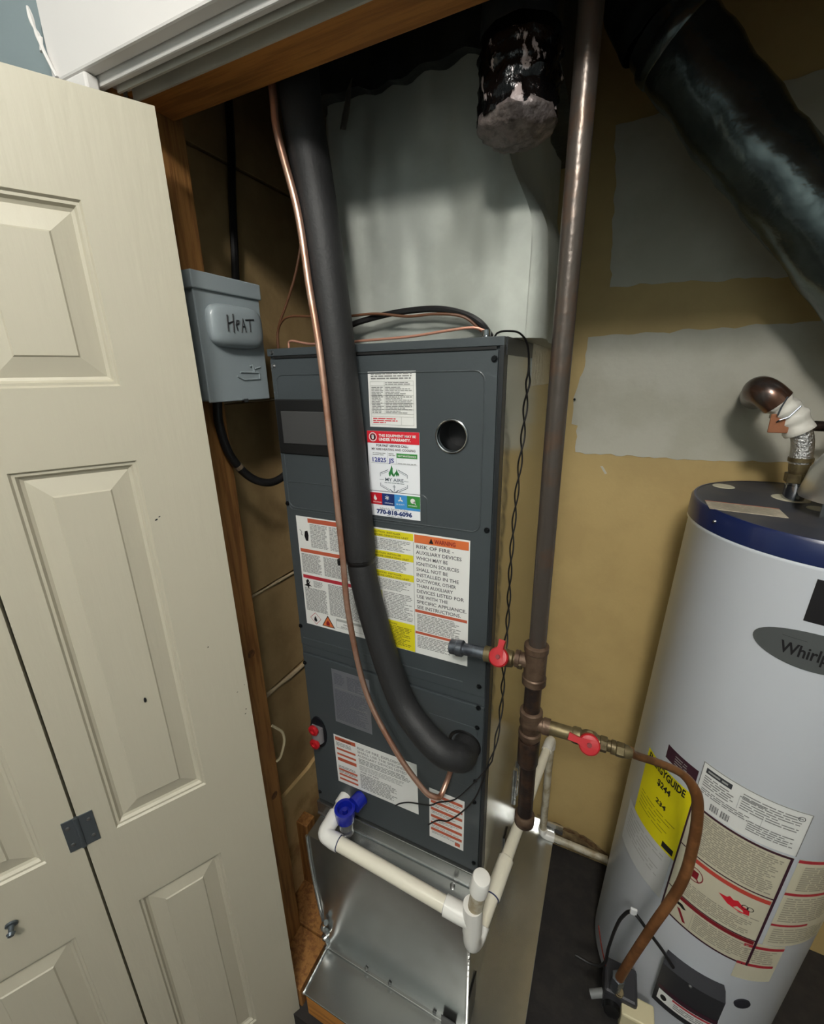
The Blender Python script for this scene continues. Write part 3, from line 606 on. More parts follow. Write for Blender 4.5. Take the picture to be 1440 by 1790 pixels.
# ================================================================== FLUE
fl_ = thing('flue_pipe', 'thick black flue pipe slanting up over the water heater', 'flue', (.42, .99, 1.50))
P = smooth_path([(.42, .97, 1.515), (.47, 1.00, 1.56), (.465, 1.035, 1.615), (.396, 1.046, 1.674), (.276, 1.041, 1.817), (.129, 1.034, 1.985), (-.005, 1.024, 2.15)], 10)
bm = tube(P, .064, 40, cap=False)
for v in bm.verts: v.co += Vector((1, 0, 1))*noise.noise(v.co*22)*.0045
put('sleeve', bm, M_FLUE, fl_, smooth=True)
P = smooth_path([(-.005, 1.024, 2.15), (-.038, 1.018, 2.205), (-.050, 1.01, 2.28), (-.050, 1.01, 2.49)], 8)
bm = tube(P, .067, 32, cap=False)
for v in bm.verts: v.co += Vector((1, 1, 0))*noise.noise(v.co*30)*.007
put('elbow', bm, M_BLKFOIL, fl_, smooth=True)
for q in (.35, .70):
    i = int(len(P)*q)
put('crimp_band', lathe((.0245, 1.027, 2.118), (-.005, 1.024, 2.15), [(0, .0655), (.004, .069), (.020, .0695), (.026, .067)], 32, cap=False), M_FLUE, fl_, smooth=True)

# ================================================================== RETURN BOX AND PLATFORM
rb = thing('return_box', 'galvanized sheet metal return air box under the air handler', 'duct', (-.38, .87, .091))
X0, X1, Y0, Y1, Z0, Z1 = -.600, -.166, .600, 1.15, .091, .485
bm = bmesh.new(); n = 10
def fr(x, z):
    t = (z-Z0)/(Z1-Z0); xx = X0+.030*(1-t)**2 if x == 0 else X1; return xx
def grid(fn, nu, nv):
    VV = [[bm.verts.new(fn(i/nu, j/nv)) for j in range(nv+1)] for i in range(nu+1)]
    for i in range(nu):
        for j in range(nv): bm.faces.new((VV[i][j], VV[i+1][j], VV[i+1][j+1], VV[i][j+1]))
grid(lambda a, b: (fr(0, Z0+(Z1-Z0)*b)*(1-a)+X1*a, Y0+.010*math.sin(math.pi*a)*math.sin(math.pi*b)-.012*math.exp(-((b-.03)/.10)**2), Z0+(Z1-Z0)*b), 20, 16)
put('front_panel', bm, M_GALV, rb, smooth=True)
bm = box(X1-.001, X1, Y0, Y1, Z0, Z1); put('side_panel', bm, M_GALV, rb)
bm = bmesh.new(); grid(lambda a, b: (fr(0, Z0+(Z1-Z0)*b), Y0+(Y1-Y0)*a, Z0+(Z1-Z0)*b), 2, 8); put('side_panel', bm, M_GALV, rb, smooth=True)
bm = box(X0, X1, Y0-.001, AY+.0, Z1-.001, Z1+.0005); put('top_ledge', bm, M_GALV, rb)
put('corner_hem', tube([(fr(0, z)-.001, Y0-.003, z) for z in [Z0+(Z1-Z0)*k_/10 for k_ in range(11)]], .0035, 8), M_GALVB, rb, smooth=True)
put('corner_hem', tube([(X1+.0, Y0-.004, Z0), (X1+.0, Y0-.004, Z1)], .0045, 8), M_GALVB, rb, smooth=True)
P = [(-.568+.006*math.sin(k_*1.7), Y0-.012-.003*math.cos(k_*2.1), .095+.012*k_) for k_ in range(9)]
put('crumpled_foil', tube(smooth_path(P, 3), .007, 8), M_GALVB, rb, smooth=True)
put('bottom_seam', box(-.566, X1, Y0-.0165, Y0-.010, .0915, .0965), M_GALV, rb, bevel=.001)
for x in (-.44, -.37, -.245): put('screw', lathe((x, Y0-.012, .105), (x, Y0-.018, .105), [(0, .005), (.002, .005), (.0045, .002)], 8), M_SCREW, rb, smooth=True)
put('screw', lathe((-.222, AY-.02, .486), (-.222, AY-.02, .494), [(0, .006), (.003, .006), (.006, .003)], 8), M_SCREW, rb, smooth=True)
put('black_tape', box(-.225, -.190, Y0-.019, Y0-.0165, .091, .125), M_TAPE, rb, bevel=.001)
put('black_tape', box(X1+.001, X1+.004, .60, .66, .10, .20), M_TAPE, rb, bevel=.001)
put('black_tape', box(X1+.0005, X1+.004, .93, .97, .12, .30), M_TAPE, rb, bevel=.001)
for k_ in range(3): put('rear_flange', tube([(X1+.004, 1.05+.035*k_, .30), (X1+.004, 1.05+.035*k_, .44)], .006, 8), M_GALVB, rb, smooth=True)

pf = thing('platform', 'low wooden platform topped with galvanized sheet metal', 'platform', (-.30, .83, 0))
put('metal_sheet', box(-.567, -.038, .484, 1.184, .0845, .0900), M_GALV, pf, bevel=.001)
put('sheet_hem', tube([(-.566, .482, .092), (-.566, .60, .092)], .0042, 8), M_GALVB, pf, smooth=True)
put('rear_upturn', box(-.15, -.012, 1.172, 1.178, .09, .125), M_GALVB, pf)
put('rear_upturn', box(-.05, -.014, 1.135, 1.160, .0905, .094), M_GALVB, pf)
put('front_board', box(-.563, -.045, .487, .525, .001, .084), M_WOODX, pf, bevel=.002)
for y in (.75, 1.0): put('cross_board', box(-.56, -.045, y, y+.038, .001, .084), M_WOODX, pf, bevel=.002)
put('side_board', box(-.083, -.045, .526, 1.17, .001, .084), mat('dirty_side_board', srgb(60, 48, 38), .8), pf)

# ================================================================== INSULATED SUCTION LINE, LIQUID LINE
def atY(pts, Yn):
    out = []
    for p_, y in zip(pts, Yn): k_ = y/p_[1]; out.append((p_[0]*k_, y, 1.6+(p_[2]-1.6)*k_))
    return out
sl = thing('suction_line', 'thick black foam-insulated suction line running down into the air handler', 'pipe', (-.208, .66, .885))
raw = [(-.478, .632, 2.30), (-.470, .632, 2.10), (-.467, .632, 1.986), (-.452, .632, 1.857), (-.440, .632, 1.739), (-.427, .632, 1.562), (-.415, .632, 1.359), (-.411, .632, 1.272)]
P = smooth_path(raw, 8); put('insulation_sleeve', tube(P, [.0300 if i < len(P)-2 else .0285 for i in range(len(P))], 28), M_RUBBER, sl, smooth=True)
raw = [(-.411, .632, 1.268), (-.402, .632, 1.21), (-.376, .632, 1.102), (-.335, .632, .979), (-.290, .632, .915), (-.245, .632, .880), (-.212, .632, .880)]
P = smooth_path(atY(raw, [.632, .630, .628, .620, .606, .600, .612]), 8)
P += smooth_path([P[-1], Vector((-.200, .630, .890)), Vector((-.204, .668, .887))], 6)[1:]
put('insulation_sleeve', tube(P, [(.0265 if i else .0250) for i in range(len(P))], 28), M_RUBBER, sl, smooth=True)
put('tape_band', tube([(-.4112, .632, 1.276), (-.4108, .632, 1.266)], [.0292, .0270], 28, cap=False), M_TAPE, sl, smooth=True)
ll = thing('liquid_line', 'thin bright copper liquid line curving down beside the black insulation', 'pipe', (-.236, .61, .80))
raw = [(-.500, .61, 2.15), (-.498, .61, 1.99), (-.496, .61, 1.939), (-.472, .61, 1.839), (-.462, .61, 1.737), (-.451, .61, 1.636), (-.443, .61, 1.467), (-.436, .61, 1.296), (-.431, .61, 1.153), (-.402, .61, .987), (-.340, .61, .865), (-.277, .61, .788), (-.250, .61, .780)]
P = smooth_path(atY(raw, [.602, .602, .600, .598, .597, .596, .595, .594, .593, .592, .588, .592, .600]), 8)
P += smooth_path([P[-1], Vector((-.240, .612, .786)), Vector((-.236, .640, .800)), Vector((-.236, .664, .806))], 5)[1:]
put('copper_tube', tube(P, .0056, 12), M_COPPER, ll, smooth=True)
put('tape_tie', tube([(-.4315, .597, 1.282), (-.4310, .597, 1.272)], .0065, 12), M_TAPE, ll)

# ================================================================== GAS RISER with valves
gp = thing('gas_riser', 'rusty black iron gas riser with tees and a capped drip leg', 'pipe', (-.074, .62, .79))
GX, GY = -.0755, .62
put('riser', tube([(GX+.002, GY, 2.49), (GX, GY, 1.8), (GX-.001, GY, 1.49), (GX-.001, GY, 1.17)], .0135, 20), M_IRON, gp, smooth=True)
def v(x, z, y=GY): return (x, y, z)
X_ = GX-.002
put('upper_tee', lathe(v(X_, 1.185), v(X_, 1.0), [(0, .0165), (.002, .0195), (.012, .0195), (.014, .0178), (.060, .0178), (.062, .0195), (.074, .0195), (.076, .0165)], 24), M_FITTING, gp, smooth=True)
put('nipple', lathe(v(X_, 1.115), v(X_, 1.0), [(0, .0138), (.062, .0138)], 20), M_IRONDK, gp, smooth=True)
put('lower_tee', lathe(v(X_, 1.056), v(X_, .9), [(0, .016), (.002, .0190), (.012, .0190), (.014, .0172), (.022, .0176), (.026, .0190), (.032, .0172), (.044, .0160), (.046, .0190), (.056, .0190), (.058, .0150), (.062, .0150)], 24), M_FITTING, gp, smooth=True)
put('coupling', lathe(v(X_, .994), v(X_, .9), [(0, .0175), (.003, .0185), (.052, .0180), (.055, .0165)], 24), M_IRONDK, gp, smooth=True)
put('drip_leg', lathe(v(X_+.002, .94), v(X_+.003, .8), [(0, .0136), (.135, .0136)], 20), M_IRONDK, gp, smooth=True)
put('drip_cap', lathe(v(X_+.003, .820), v(X_+.003, .79), [(0, .0160), (.003, .0180), (.022, .0180), (.028, .013), (.030, .006)], 24), M_FITTING, gp, smooth=True)
put('tee_outlet', lathe(v(X_-.010, 1.150), v(-.2, 1.146), [(0, .0125), (.014, .0125), (.015, .0142), (.022, .0142)], 20), M_FITTING, gp, smooth=True)
put('tee_outlet', lathe(v(X_+.010, 1.030), v(.1, 1.030), [(0, .0120), (.010, .0120), (.011, .0140), (.022, .0140)], 20), M_FITTING, gp, smooth=True)
def hexn(a, b, r, m, par, nm='hex_nut'): return put(nm, lathe(a, b, [(0, r*.9), (.001, r), ((Vector(b)-Vector(a)).length-.001, r), ((Vector(b)-Vector(a)).length, r*.9)], 6), m, par)
def handle(par, c, direc, up, lab, tl=.032):
    """flat lever valve handle: round hub with a tapering tab"""
    c = Vector(c); d = Vector(direc).normalized(); u = Vector(up).normalized(); s_ = d.cross(u)
    bm = lathe(c, c+u, [(0, .0125), (.003, .0158), (.013, .0158), (.015, .0140), (.016, .006)], 24)
    pts = [(-.004, -.009), (.018, -.0045), (tl, -.0055), (tl, .0055), (.018, .0045), (-.004, .009)]
    A_ = [bm.verts.new(c+d*x+s_*y+u*.016) for x, y in pts]; B_ = [bm.verts.new(c+d*x+s_*y+u*.008) for x, y in pts]; bm.faces.new(A_); bm.faces.new(B_[::-1])
    for i in range(6): bm.faces.new((A_[i], B_[i], B_[(i+1) % 6], A_[(i+1) % 6]))
    h = put('lever_handle', bm, M_RED, par, smooth=35, label=lab)
    put('handle_screw', lathe(c+u*.0155, c+u*.02, [(0, .004), (.0025, .0035)], 8), mat('dark_red_screw', srgb(120, 30, 34), .4), h)
gv = thing('gas_valve', 'brass gas valve with red handle and grey nipple crossing the cabinet front', 'valve', (-.13, .62, 1.14))
hexn(v(-.097, 1.146), v(-.106, 1.146), .0135, M_BRASS, gv)
put('valve_body', lathe(v(-.106, 1.146), v(-.2, 1.141), [(0, .0095), (.006, .0095), (.008, .0135), (.020, .0150), (.034, .0135), (.036, .0100), (.044, .0100), (.046, .0135), (.056, .0135), (.057, .011)], 20), M_BRASS, gv, smooth=True)
put('stem', lathe(v(-.129, 1.150, .617), v(-.129, 1.170, .608), [(0, .005), (.02, .005)], 12), M_BRASS, gv)
handle(gv, (-.132, .603, 1.155), (.10, .50, .86), (-.05, -.80, .60), 'bright red handle', .028)
put('nipple', lathe(v(-.163, 1.143), v(-.25, 1.1385), [(0, .0105), (.040, .0105)], 20), M_GALVP, gv, smooth=True)
put('end_cap', lathe(v(-.200, 1.1410), v(-.26, 1.138), [(0, .0125), (.002, .0145), (.012, .0145), (.013, .0130), (.024, .0130), (.026, .010)], 20), M_GALVP, gv, smooth=True)
g2 = thing('gas_valve', 'brass gas valve with red handle feeding the copper tube right of riser', 'valve', (.01, .62, 1.03))
put('nipple', lathe(v(-.048, 1.030), v(.1, 1.032), [(0, .0115), (.042, .0110)], 20), M_BRASS, g2, smooth=True)
put('valve_body', lathe(v(-.010, 1.031), v(.1, 1.031), [(0, .012), (.003, .0135), (.012, .0135), (.014, .0110), (.020, .0140), (.034, .0140), (.038, .0105), (.042, .0105)], 20), M_BRASS, g2, smooth=True)
hexn(v(.032, 1.030), v(.043, 1.030), .0125, M_BRASS, g2); put('flare_body', lathe(v(.043, 1.030), v(.1, 1.029), [(0, .009), (.005, .009), (.006, .011), (.012, .011), (.014, .008), (.018, .008)], 16), M_BRASS, g2, smooth=True)
hexn(v(.056, 1.029), v(.068, 1.029), .0115, M_BRASS, g2); put('flare_nut', lathe(v(.068, 1.029), v(.1, 1.029), [(0, .0105), (.006, .0095), (.012, .0065)], 16), M_BRASS, g2, smooth=True)
put('stem', lathe(v(.016, 1.034, .618), v(.016, 1.055, .608), [(0, .005), (.02, .005)], 12), M_BRASS, g2)
handle(g2, (.016, .602, 1.040), (-.95, -.05, .22), (.05, -.85, .53), 'bright red handle')
# copper/coated tube to the heater gas control
ct = thing('gas_supply_tube', 'brown coated copper gas tube bending down across the water heater', 'tube', (.14, .74, .27))
raw = [(.076, .625, 1.028), (.088, .635, 1.026), (.094, .68, .972), (.126, .68, .971), (.161, .68, .964), (.182, .68, .942), (.193, .68, .907), (.199, .68, .832), (.196, .68, .723), (.169, .68, .586), (.145, .68, .462), (.132, .68, .385)]
kk = [.625, .632, .65, .66, .67, .68, .69, .70, .71, .72, .73, .74]
P = atY([(.0765, .625, 1.029), (.092, .68, .972), (.126, .68, .971), (.161, .68, .964), (.182, .68, .942), (.193, .68, .907), (.199, .68, .832), (.196, .68, .723), (.169, .68, .586), (.145, .68, .462), (.132, .68, .385)], [.625, .634, .65, .663, .672, .680, .69, .70, .71, .72, .73])
P = smooth_path(P, 8)
put('copper_tube', tube(P[:26], .0062, 14), M_OLDCU, ct, smooth=True)
put('coated_tube', tube(P[24:], [.0062+min(1, i/10)*.0028 for i in range(len(P)-24)], 14), M_BROWNT, ct, smooth=True)

# ================================================================== PVC DRAIN
dr = thing('drain_pipe', 'white plastic condensate drain pipe with tee and capped riser', 'pipe', (-.155, .575, .40))
def rng(a, b, r, h, m=M_GLUE): return put('glue_ring', lathe(a, Vector(a)+(Vector(b)-Vector(a)).normalized()*.1, [(0, r), (h, r)], 20), m, dr)
EY = .572
put('inlet_pipe', tube([(-.519, .664, .580), (-.519, .590, .574)], .0140, 20), M_PVC, dr, smooth=True)
put('inlet_fitting', lathe((-.519, .666, .580), (-.519, .590, .574), [(0, .0180), (.022, .0180), (.0225, .0145)], 20), M_PVCW, dr, smooth=True)
E_ = smooth_path([(-.519, .620, .5755), (-.519, .596, .573), (-.518, .576, .570), (-.503, EY, .566), (-.478, EY, .564)], 5)
put('elbow', tube(E_, [.0185 if (i < 4 or i > len(E_)-5) else .0178 for i in range(len(E_))], 22), M_PVCW, dr, smooth=True)
rng((-.478, EY, .564), (-.2, EY, .552), .0172, .0022)
put('front_pipe', tube([(-.480, EY, .564), (-.205, EY, .5425)], .0160, 22), M_PVC, dr, smooth=True)
rng((-.2145, EY, .5435), (-.2, EY, .542), .0170, .0022)
put('tee', lathe((-.213, EY, .5425), (-.15, EY, .540), [(0, .0195), (.030, .0195), (.060, .0185)], 22), M_PVCW, dr, smooth=True)
put('tee', lathe((-.1535, EY, .585), (-.1535, EY, .48), [(0, .0165), (0, .0200), (.080, .0200), (.082, .017)], 22), M_PVCW, dr, smooth=True)
put('capped_riser', lathe((-.1510, EY, .565), (-.1375, EY, .68), [(0, .0150), (.090, .0150)], 20), M_PVCG, dr, smooth=True)
put('riser_cap', lathe((-.1440, EY, .632), (-.1375, EY, .683), [(0, .0165), (.002, .0182), (.040, .0182), (.044, .0165), (.0455, .011)], 22), M_PVCW, dr, smooth=True)
T_ = smooth_path([(-.1535, EY, .510), (-.1540, EY+.002, .475), (-.1535, EY+.014, .448), (-.150, .602, .440), (-.1462, .622, .452)], 6)
put('trap_elbow', tube(T_, .0178, 20), M_PVCW, dr, smooth=True)
A0, A1 = Vector((-.1475, .614, .446)), Vector((-.079, 1.135, .505))
def la(t): return A0+(A1-A0)*t
A0 = Vector((-.1475, .612, .447))
put('return_pipe', tube([la(0), la(.5), la(.97)], [.0155, .0142, .0125], 20), M_PVC, dr, smooth=True)
put('coupling', lathe(la(.13), la(.4), [(0, .0165), (.002, .0185), (.088, .0182), (.09, .016)], 20), M_PVC, dr, smooth=True); rng(la(.125), la(.3), .0172, .0022)
E2 = smooth_path([la(.93), la(.985), Vector((-.0765, 1.145, .497)), Vector((-.0765, 1.147, .470))], 6)
put('rear_elbow', tube(E2, .0148, 18), M_PVCW, dr, smooth=True)
put('down_pipe', tube([(-.0765, 1.147, .49), (-.0745, 1.147, .11)], .0115, 18), M_PVCG, dr, smooth=True)
rng((-.0745, 1.147, .118), (-.0745, 1.147, .2), .0125, .002)
E3 = smooth_path([(-.0745, 1.147, .122), (-.0745, 1.147, .108), (-.068, 1.147, .099), (-.050, 1.147, .097), (-.035, 1.147, .097)], 5)
put('floor_elbow', tube(E3, .0142, 18), M_PVCW, dr, smooth=True)
put('floor_pipe', tube([(-.037, 1.147, .097), (.13, 1.15, .092)], .0110, 16), M_PVCG, dr, smooth=True)
# overflow switch: blue cap over a clear cup
fs = thing('overflow_switch', 'blue-capped clear plastic overflow switch on the cabinet front', 'float switch', (-.487, .630, .53))
put('switch_arm', tube([(-.470, .664, .606), (-.476, .638, .606)], .0190, 20), M_BLUEP, fs, smooth=True)
put('blue_cap', lathe((-.490, .620, .575), (-.490, .620, .7), [(0, .0175), (.003, .0225), (.034, .0255), (.037, .0250), (.037, .0180), (.022, .0150)], 28), M_BLUEP, fs, smooth=True)
put('cap_knob', lathe((-.490, .620, .596), (-.490, .620, .7), [(0, .007), (.012, .006)], 12), M_BLUEP, fs)
put('clear_cup', lathe((-.490, .620, .531), (-.490, .620, .7), [(0, .013), (.002, .0170), (.045, .0175)], 22), M_CLEAR, fs, smooth=True)

# ================================================================== DISCONNECT BOX
db = thing('disconnect_box', 'grey metal disconnect box with marker lettering on left wall', 'electrical box', (-.66, .596, 1.563))
BX = -.621
put('enclosure', box(-.6755, BX-.004, .529, .664, 1.565, 1.757), M_BOXG, db, bevel=.003)
put('cover', box(BX-.004, BX, .526, .667, 1.563, 1.738), M_BOXG, db, bevel=.0015)
put('hood', box(-.678, BX+.004, .523, .670, 1.737, 1.763), M_BOXG, db, bevel=.002)
bm = bmesh.new(); bmesh.ops.create_uvsphere(bm, u_segments=40, v_segments=24, radius=1)
def sgn(a, e): return math.copysign(abs(a)**e, a)
for q in bm.verts: q.co = Vector((BX+sgn(q.co.x, .7)*.019, .6005+sgn(q.co.y, .5)*.0590, 1.686+sgn(q.co.z, .5)*.0345))
dome = put('embossed_dome', bm, M_BOXG, db, smooth=True)
W_ = off(dome)
def stroke(pts):
    P = [(BX+.0192, .5900+y*1.15, 1.688+z*1.15) for y, z in pts]; return tube(P, .0012, 6)
for nm, pts in (('marker_stroke', [(-.018, .012), (-.019, -.010)]), ('marker_stroke', [(-.019, .000), (-.008, .004)]), ('marker_stroke', [(-.007, .014), (-.009, -.011)]),
                ('marker_stroke', [(-.004, -.001), (.002, .002), (.003, .006), (-.001, .006), (-.003, .000), (-.001, -.008)]),
                ('marker_stroke', [(.006, -.010), (.011, .009), (.015, -.009)]), ('marker_stroke', [(.008, -.002), (.014, -.001)]), ('marker_stroke', [(.016, .008), (.033, .010)]), ('marker_stroke', [(.024, .009), (.024, -.008)])):
    put(nm, stroke(pts), M_INK, db)
bm = tube([(BX+.0005, .600, 1.612), (BX+.0005, .645, 1.611), (BX+.0005, .645, 1.600), (BX+.0005, .606, 1.599), (BX+.0005, .592, 1.605)], .0016, 6)
tube([(BX+.0005, .634, 1.612), (BX+.0005, .630, 1.624), (BX+.0005, .624, 1.622)], .0018, 6, bm); tube([(BX+.0005, .636, 1.618), (BX+.0005, .650, 1.621)], .0014, 6, bm)
put('embossed_mark', bm, M_BOXG, db, smooth=True)
put('latch', box(BX-.003, BX+.004, .597, .607, 1.560, 1.566), M_CHROME, db)

# conduit whip and cables
t = thing('conduit_whip', 'black flexible conduit looping from box down into cabinet side', 'conduit', (-.64, .66, 1.39))
P = smooth_path([(-.66, .575, 1.566), (-.663, .574, 1.52), (-.664, .590, 1.46), (-.658, .625, 1.412), (-.648, .665, 1.392), (-.640, .705, 1.400), (-.630, .735, 1.43), (-.612, .750, 1.46)], 8)
put('jacket', tube(P, .0082, 14), M_CABLE, t, smooth=True)
i = len(P)//3; put('seam_tie', tube([P[i], P[i+1]], .0087, 12), mat('grey_tie', srgb(120, 104, 84), .6), t)
def cable(name, pts, r, m, label, cat='cable', n=8, part=None):
    P = smooth_path(pts, n); base = min(P, key=lambda q: q.z); 
    o = finish(name, tube([q-base for q in P], r, 8), m, smooth=True); o.location = base; return tag(o, label, cat)
cable('power_cable', [(-.738, .80, 2.48), (-.739, .772, 2.084), (-.739, .752, 1.938), (-.739, .735, 1.798), (-.739, .72, 1.70), (-.73, .70, 1.60)], .0075, M_CABLE, 'black power cable dropping behind the grey disconnect box')
cable('staple_cable', [(-.674, .604, .80), (-.668, .612, .787), (-.664, .624, .765), (-.664, .626, .735), (-.668, .612, .700), (-.674, .602, .690)], .0032, M_WHWIRE, 'short bent white cable poking out beside the stud')
cable('control_cable', [(-.50, .745, 1.672), (-.45, .70, 1.686), (-.403, .70, 1.696), (-.348, .70, 1.702), (-.286, .70, 1.702), (-.240, .70, 1.692), (-.210, .70, 1.676), (-.195, .71, 1.656)], .0052, M_CABLE, 'black control cable arching over the cabinet top')
cable('thermostat_cable', [(-.635, .72, 1.656), (-.630, .72, 1.69), (-.60, .715, 1.712), (-.53, .705, 1.708), (-.45, .695, 1.702), (-.39, .69, 1.701), (-.33, .69, 1.693), (-.28, .69, 1.693), (-.235, .692, 1.686), (-.207, .70, 1.664)], .0022, M_BRWIRE, 'thin brown thermostat cable twisting round the black control cable')
cable('ground_wire', [(-.590, .70, 1.655), (-.584, .70, 1.668), (-.54, .70, 1.661), (-.47, .695, 1.659), (-.417, .69, 1.660), (-.328, .69, 1.662), (-.266, .69, 1.667), (-.222, .695, 1.670), (-.200, .70, 1.664)], .0022, M_PINK, 'thin pinkish copper wire lying along the cabinet top')
cable('hanging_wire', [(-.545, .72, 1.93), (-.552, .72, 1.85), (-.572, .72, 1.79), (-.60, .72, 1.74), (-.628, .72, 1.695), (-.634, .72, 1.656)], .0024, M_BRWIRE, 'thin brown wire curving down left of the insulated line')
tf = put('cable_clamp', lathe((-.200, .70, 1.650), (-.200, .70, 1.668), [(0, .010), (.006, .010), (.007, .007), (.016, .007)], 14), M_CHROME, None, smooth=True); tag(tf, 'small silver cable clamp on the cabinet top near front right corner', 'clamp')
# twisted pair of float-switch wires down the side
tp = thing('twisted_wires', 'black twisted wire pair hanging down along the cabinet side', 'wire', (-.15, .74, .62))
raw = [(-.186, .692, 1.652), (-.180, .692, 1.660), (-.166, .694, 1.662), (-.148, .698, 1.658), (-.137, .708, 1.640), (-.136, .722, 1.60), (-.142, .745, 1.550), (-.148, .765, 1.476), (-.151, .755, 1.379), (-.151, .74, 1.27), (-.151, .742, 1.145), (-.151, .730, 1.053), (-.151, .727, .95), (-.150, .690, .895), (-.152, .655, .872)]
P = smooth_path(raw, 14); acc = 0; ph = []
for i, q in enumerate(P):
    if i: acc += (q-P[i-1]).length
    ph.append(acc)
amp = [min(.0075, .0075*max(0, (ph[i]-.10))/.04)*(.45+.55*abs(math.sin(ph[i]*5.1+.6))) for i in range(len(P))]
for sgn_ in (0, math.pi):
    Q = [q+Vector((0, amp[i]*math.cos(ph[i]*62+sgn_), 0))+Vector((.003*math.sin(ph[i]*62+sgn_)*min(1, amp[i]/.004), 0, 0)) for i, q in enumerate(P)]
    e = [Vector(x) for x in (((-.161, .648, .85), (-.193, .650, .788), (-.225, .655, .735), (-.262, .655, .708), (-.284, .655, .688), (-.33, .655, .672), (-.356, .656, .655), (-.371, .658, .638)) if sgn_ else ((-.160, .648, .845), (-.178, .650, .771), (-.210, .655, .705), (-.240, .655, .665), (-.262, .655, .655), (-.287, .657, .625)))]
    Q2 = Q+smooth_path([Q[-1]]+e, 6)[1:]
    put('wire', tube(Q2, .00155, 6), M_CABLE, tp, smooth=True)

# ================================================================== WATER HEATER (leans a little)
wh = thing('water_heater', 'white gas water heater with navy rim and many warning labels', 'water heater', (.305, .985, 0))
ax = (Vector((.352, .968, 1.36))-Vector((.305, .985, 0))).normalized(); e1 = (Vector((1, 0, 0))-ax*ax.x).normalized(); e2 = ax.cross(e1)
RM = Matrix((e1, e2, ax)).transposed(); wh.rotation_euler = RM.to_euler()
HR = .200; HZ = 1.361
def H(name, bm, m, par=None, **k): return finish(name, bm, m, par or wh, **k)
H('tank', lathe((0, 0, 0), (0, 0, 1), [(0, .185), (.03, .197), (.04, HR), (1.312, HR), (1.316, .2030), (1.322, .2030)], 96), M_HWHITE, smooth=True)
H('rim', lathe((0, 0, 1.3225), (0, 0, 2), [(0, .2035), (.034, .2030), (.039, .1995), (.039, .1960)], 96, cap=False), M_HBLUE, smooth=50)
H('top_plate', lathe((0, 0, 1.352), (0, 0, 2), [(0, .196), (.0088, .196)], 96), M_HTOP)
for th in (-151, -100, -60): a = math.radians(th); H('screw', lathe((.2032*math.cos(a), .2032*math.sin(a), 1.343), (.21*math.cos(a), .21*math.sin(a), 1.343), [(0, .0035), (.003, .002)], 10), M_SCREW, smooth=True)
def cyl(th, h, d): a = math.radians(th); return ((HR+.0004+d)*math.cos(a), (HR+.0004+d)*math.sin(a), h)
DU = 3.0     # degrees per strip
def csticker(name, t0, t1, z0, z1, m, label=None, skew=0.0):
    F = lambda u, v_, d: cyl(t0+u, z0+v_+skew*u, d)
    base = Print(wh, F, DU); base.du_solid = True; base.rect((name, m), 0, 0, t1-t0, z1-z0, 0); base.build()
    o = wh.children[-1] if wh.children[-1].name.startswith(name) else [c for c in wh.children if c.name.startswith(name)][-1]
    if label: o['label'] = label
    o_p = Print(o, F, DU); return o, o_p
KD = math.degrees(1/HR)     # degrees per metre of arc
def ctext(p, key, s, u, v_, size, lift, bold=0, width=None, rot=0):
    # text laid out in metres, then mapped to degrees
    F0 = p.F; q = Print(p.parent, lambda a, b, d: F0(u+a*KD, v_+b, d)); q.g = p.g; q.text(key, s, 0, 0, size, lift, bold, width, rot=rot)
def cfine(p, key, u0, v0, u1, v1, lh, lift, fill=.45, ragged_=.25):
    F0 = p.F; q = Print(p.parent, lambda a, b, d: F0(a*KD, b, d), .01); q.g = p.g; q.fine(key, u0/KD, v0, u1/KD, v1, lh, lift, fill, ragged_)
S = .0006
# yellow energy guide
o, p = csticker('energy_label', -158.5, -124.5, .607, .797, P_BYEL, 'bright yellow energy label')
k = L('lettering', P_BLACK); ctext(p, k, 'ENERGYGUIDE', 2, .168, .026, S, .03, .098); ctext(p, k, '$244', 13, .138, .022, S, .03, .034); ctext(p, k, '234', 15, .095, .017, S, .03, .026)
cfine(p, L('fine_print', mat('yellow_dark', srgb(110, 104, 10), .5)), 3, .03, 30, .085, .010, S, .15, .5); p.rect(L('black_box', P_BLACK), 25.5, .006, 32.5, .022, S); p.build()
# pale sheet under it
o, p = csticker('pale_sheet', -166, -126, .478, .606, flat('pale_sheet', 206, 206, 204), 'pale printed sheet below the yellow label'); cfine(p, L('fine_print', P_LGREY), 4, .04, 36, .12, .011, S, .25, .4); p.build()
# dark notice
o, p = csticker('dark_notice', -144.5, -125.3, .824, .858, P_PLUM, 'dark plum notice strip'); cfine(p, L('pale_print', P_LGREY), 6, .003, 14, .028, .006, S, .3, .2); p.build()
# white rating label
o, p = csticker('rating_label', -124.2, -77.0, .786, .889, P_WHITE, 'white rating label with barcodes', skew=-.0003)
ru = L('ruling', P_GREY); W1 = 47.2
for a, b, c, d in ((0, 0, .4, .103), (W1-.4, 0, W1, .103), (0, .1015, W1, .103)): p.rect(ru, a, b, c, d, S)
bk = L('heading_bar', mat('label_charcoal', srgb(60, 62, 66), .5)); p.rect(bk, 2, .082, 14, .094, S); cfine(p, L('pale_print', P_LGREY), 3.0, .0850, 13, .0915, .0065, 2*S, .6, .1)
fp = L('fine_print', P_GREY); cfine(p, fp, 2, .050, 16, .078, .0055, S); cfine(p, fp, 19, .052, 44, .092, .0055, S, .4, .5); cfine(p, fp, 2, .030, 24, .047, .0045, S, .5, .2); cfine(p, fp, 24, .012, 45, .040, .0050, S, .45, .3)
for x in (8, 13): 
    for j in range(10): p.rect(bk, x+j*.38, .008, x+j*.38+.12+.14*(j % 3 == 0), .024, S)
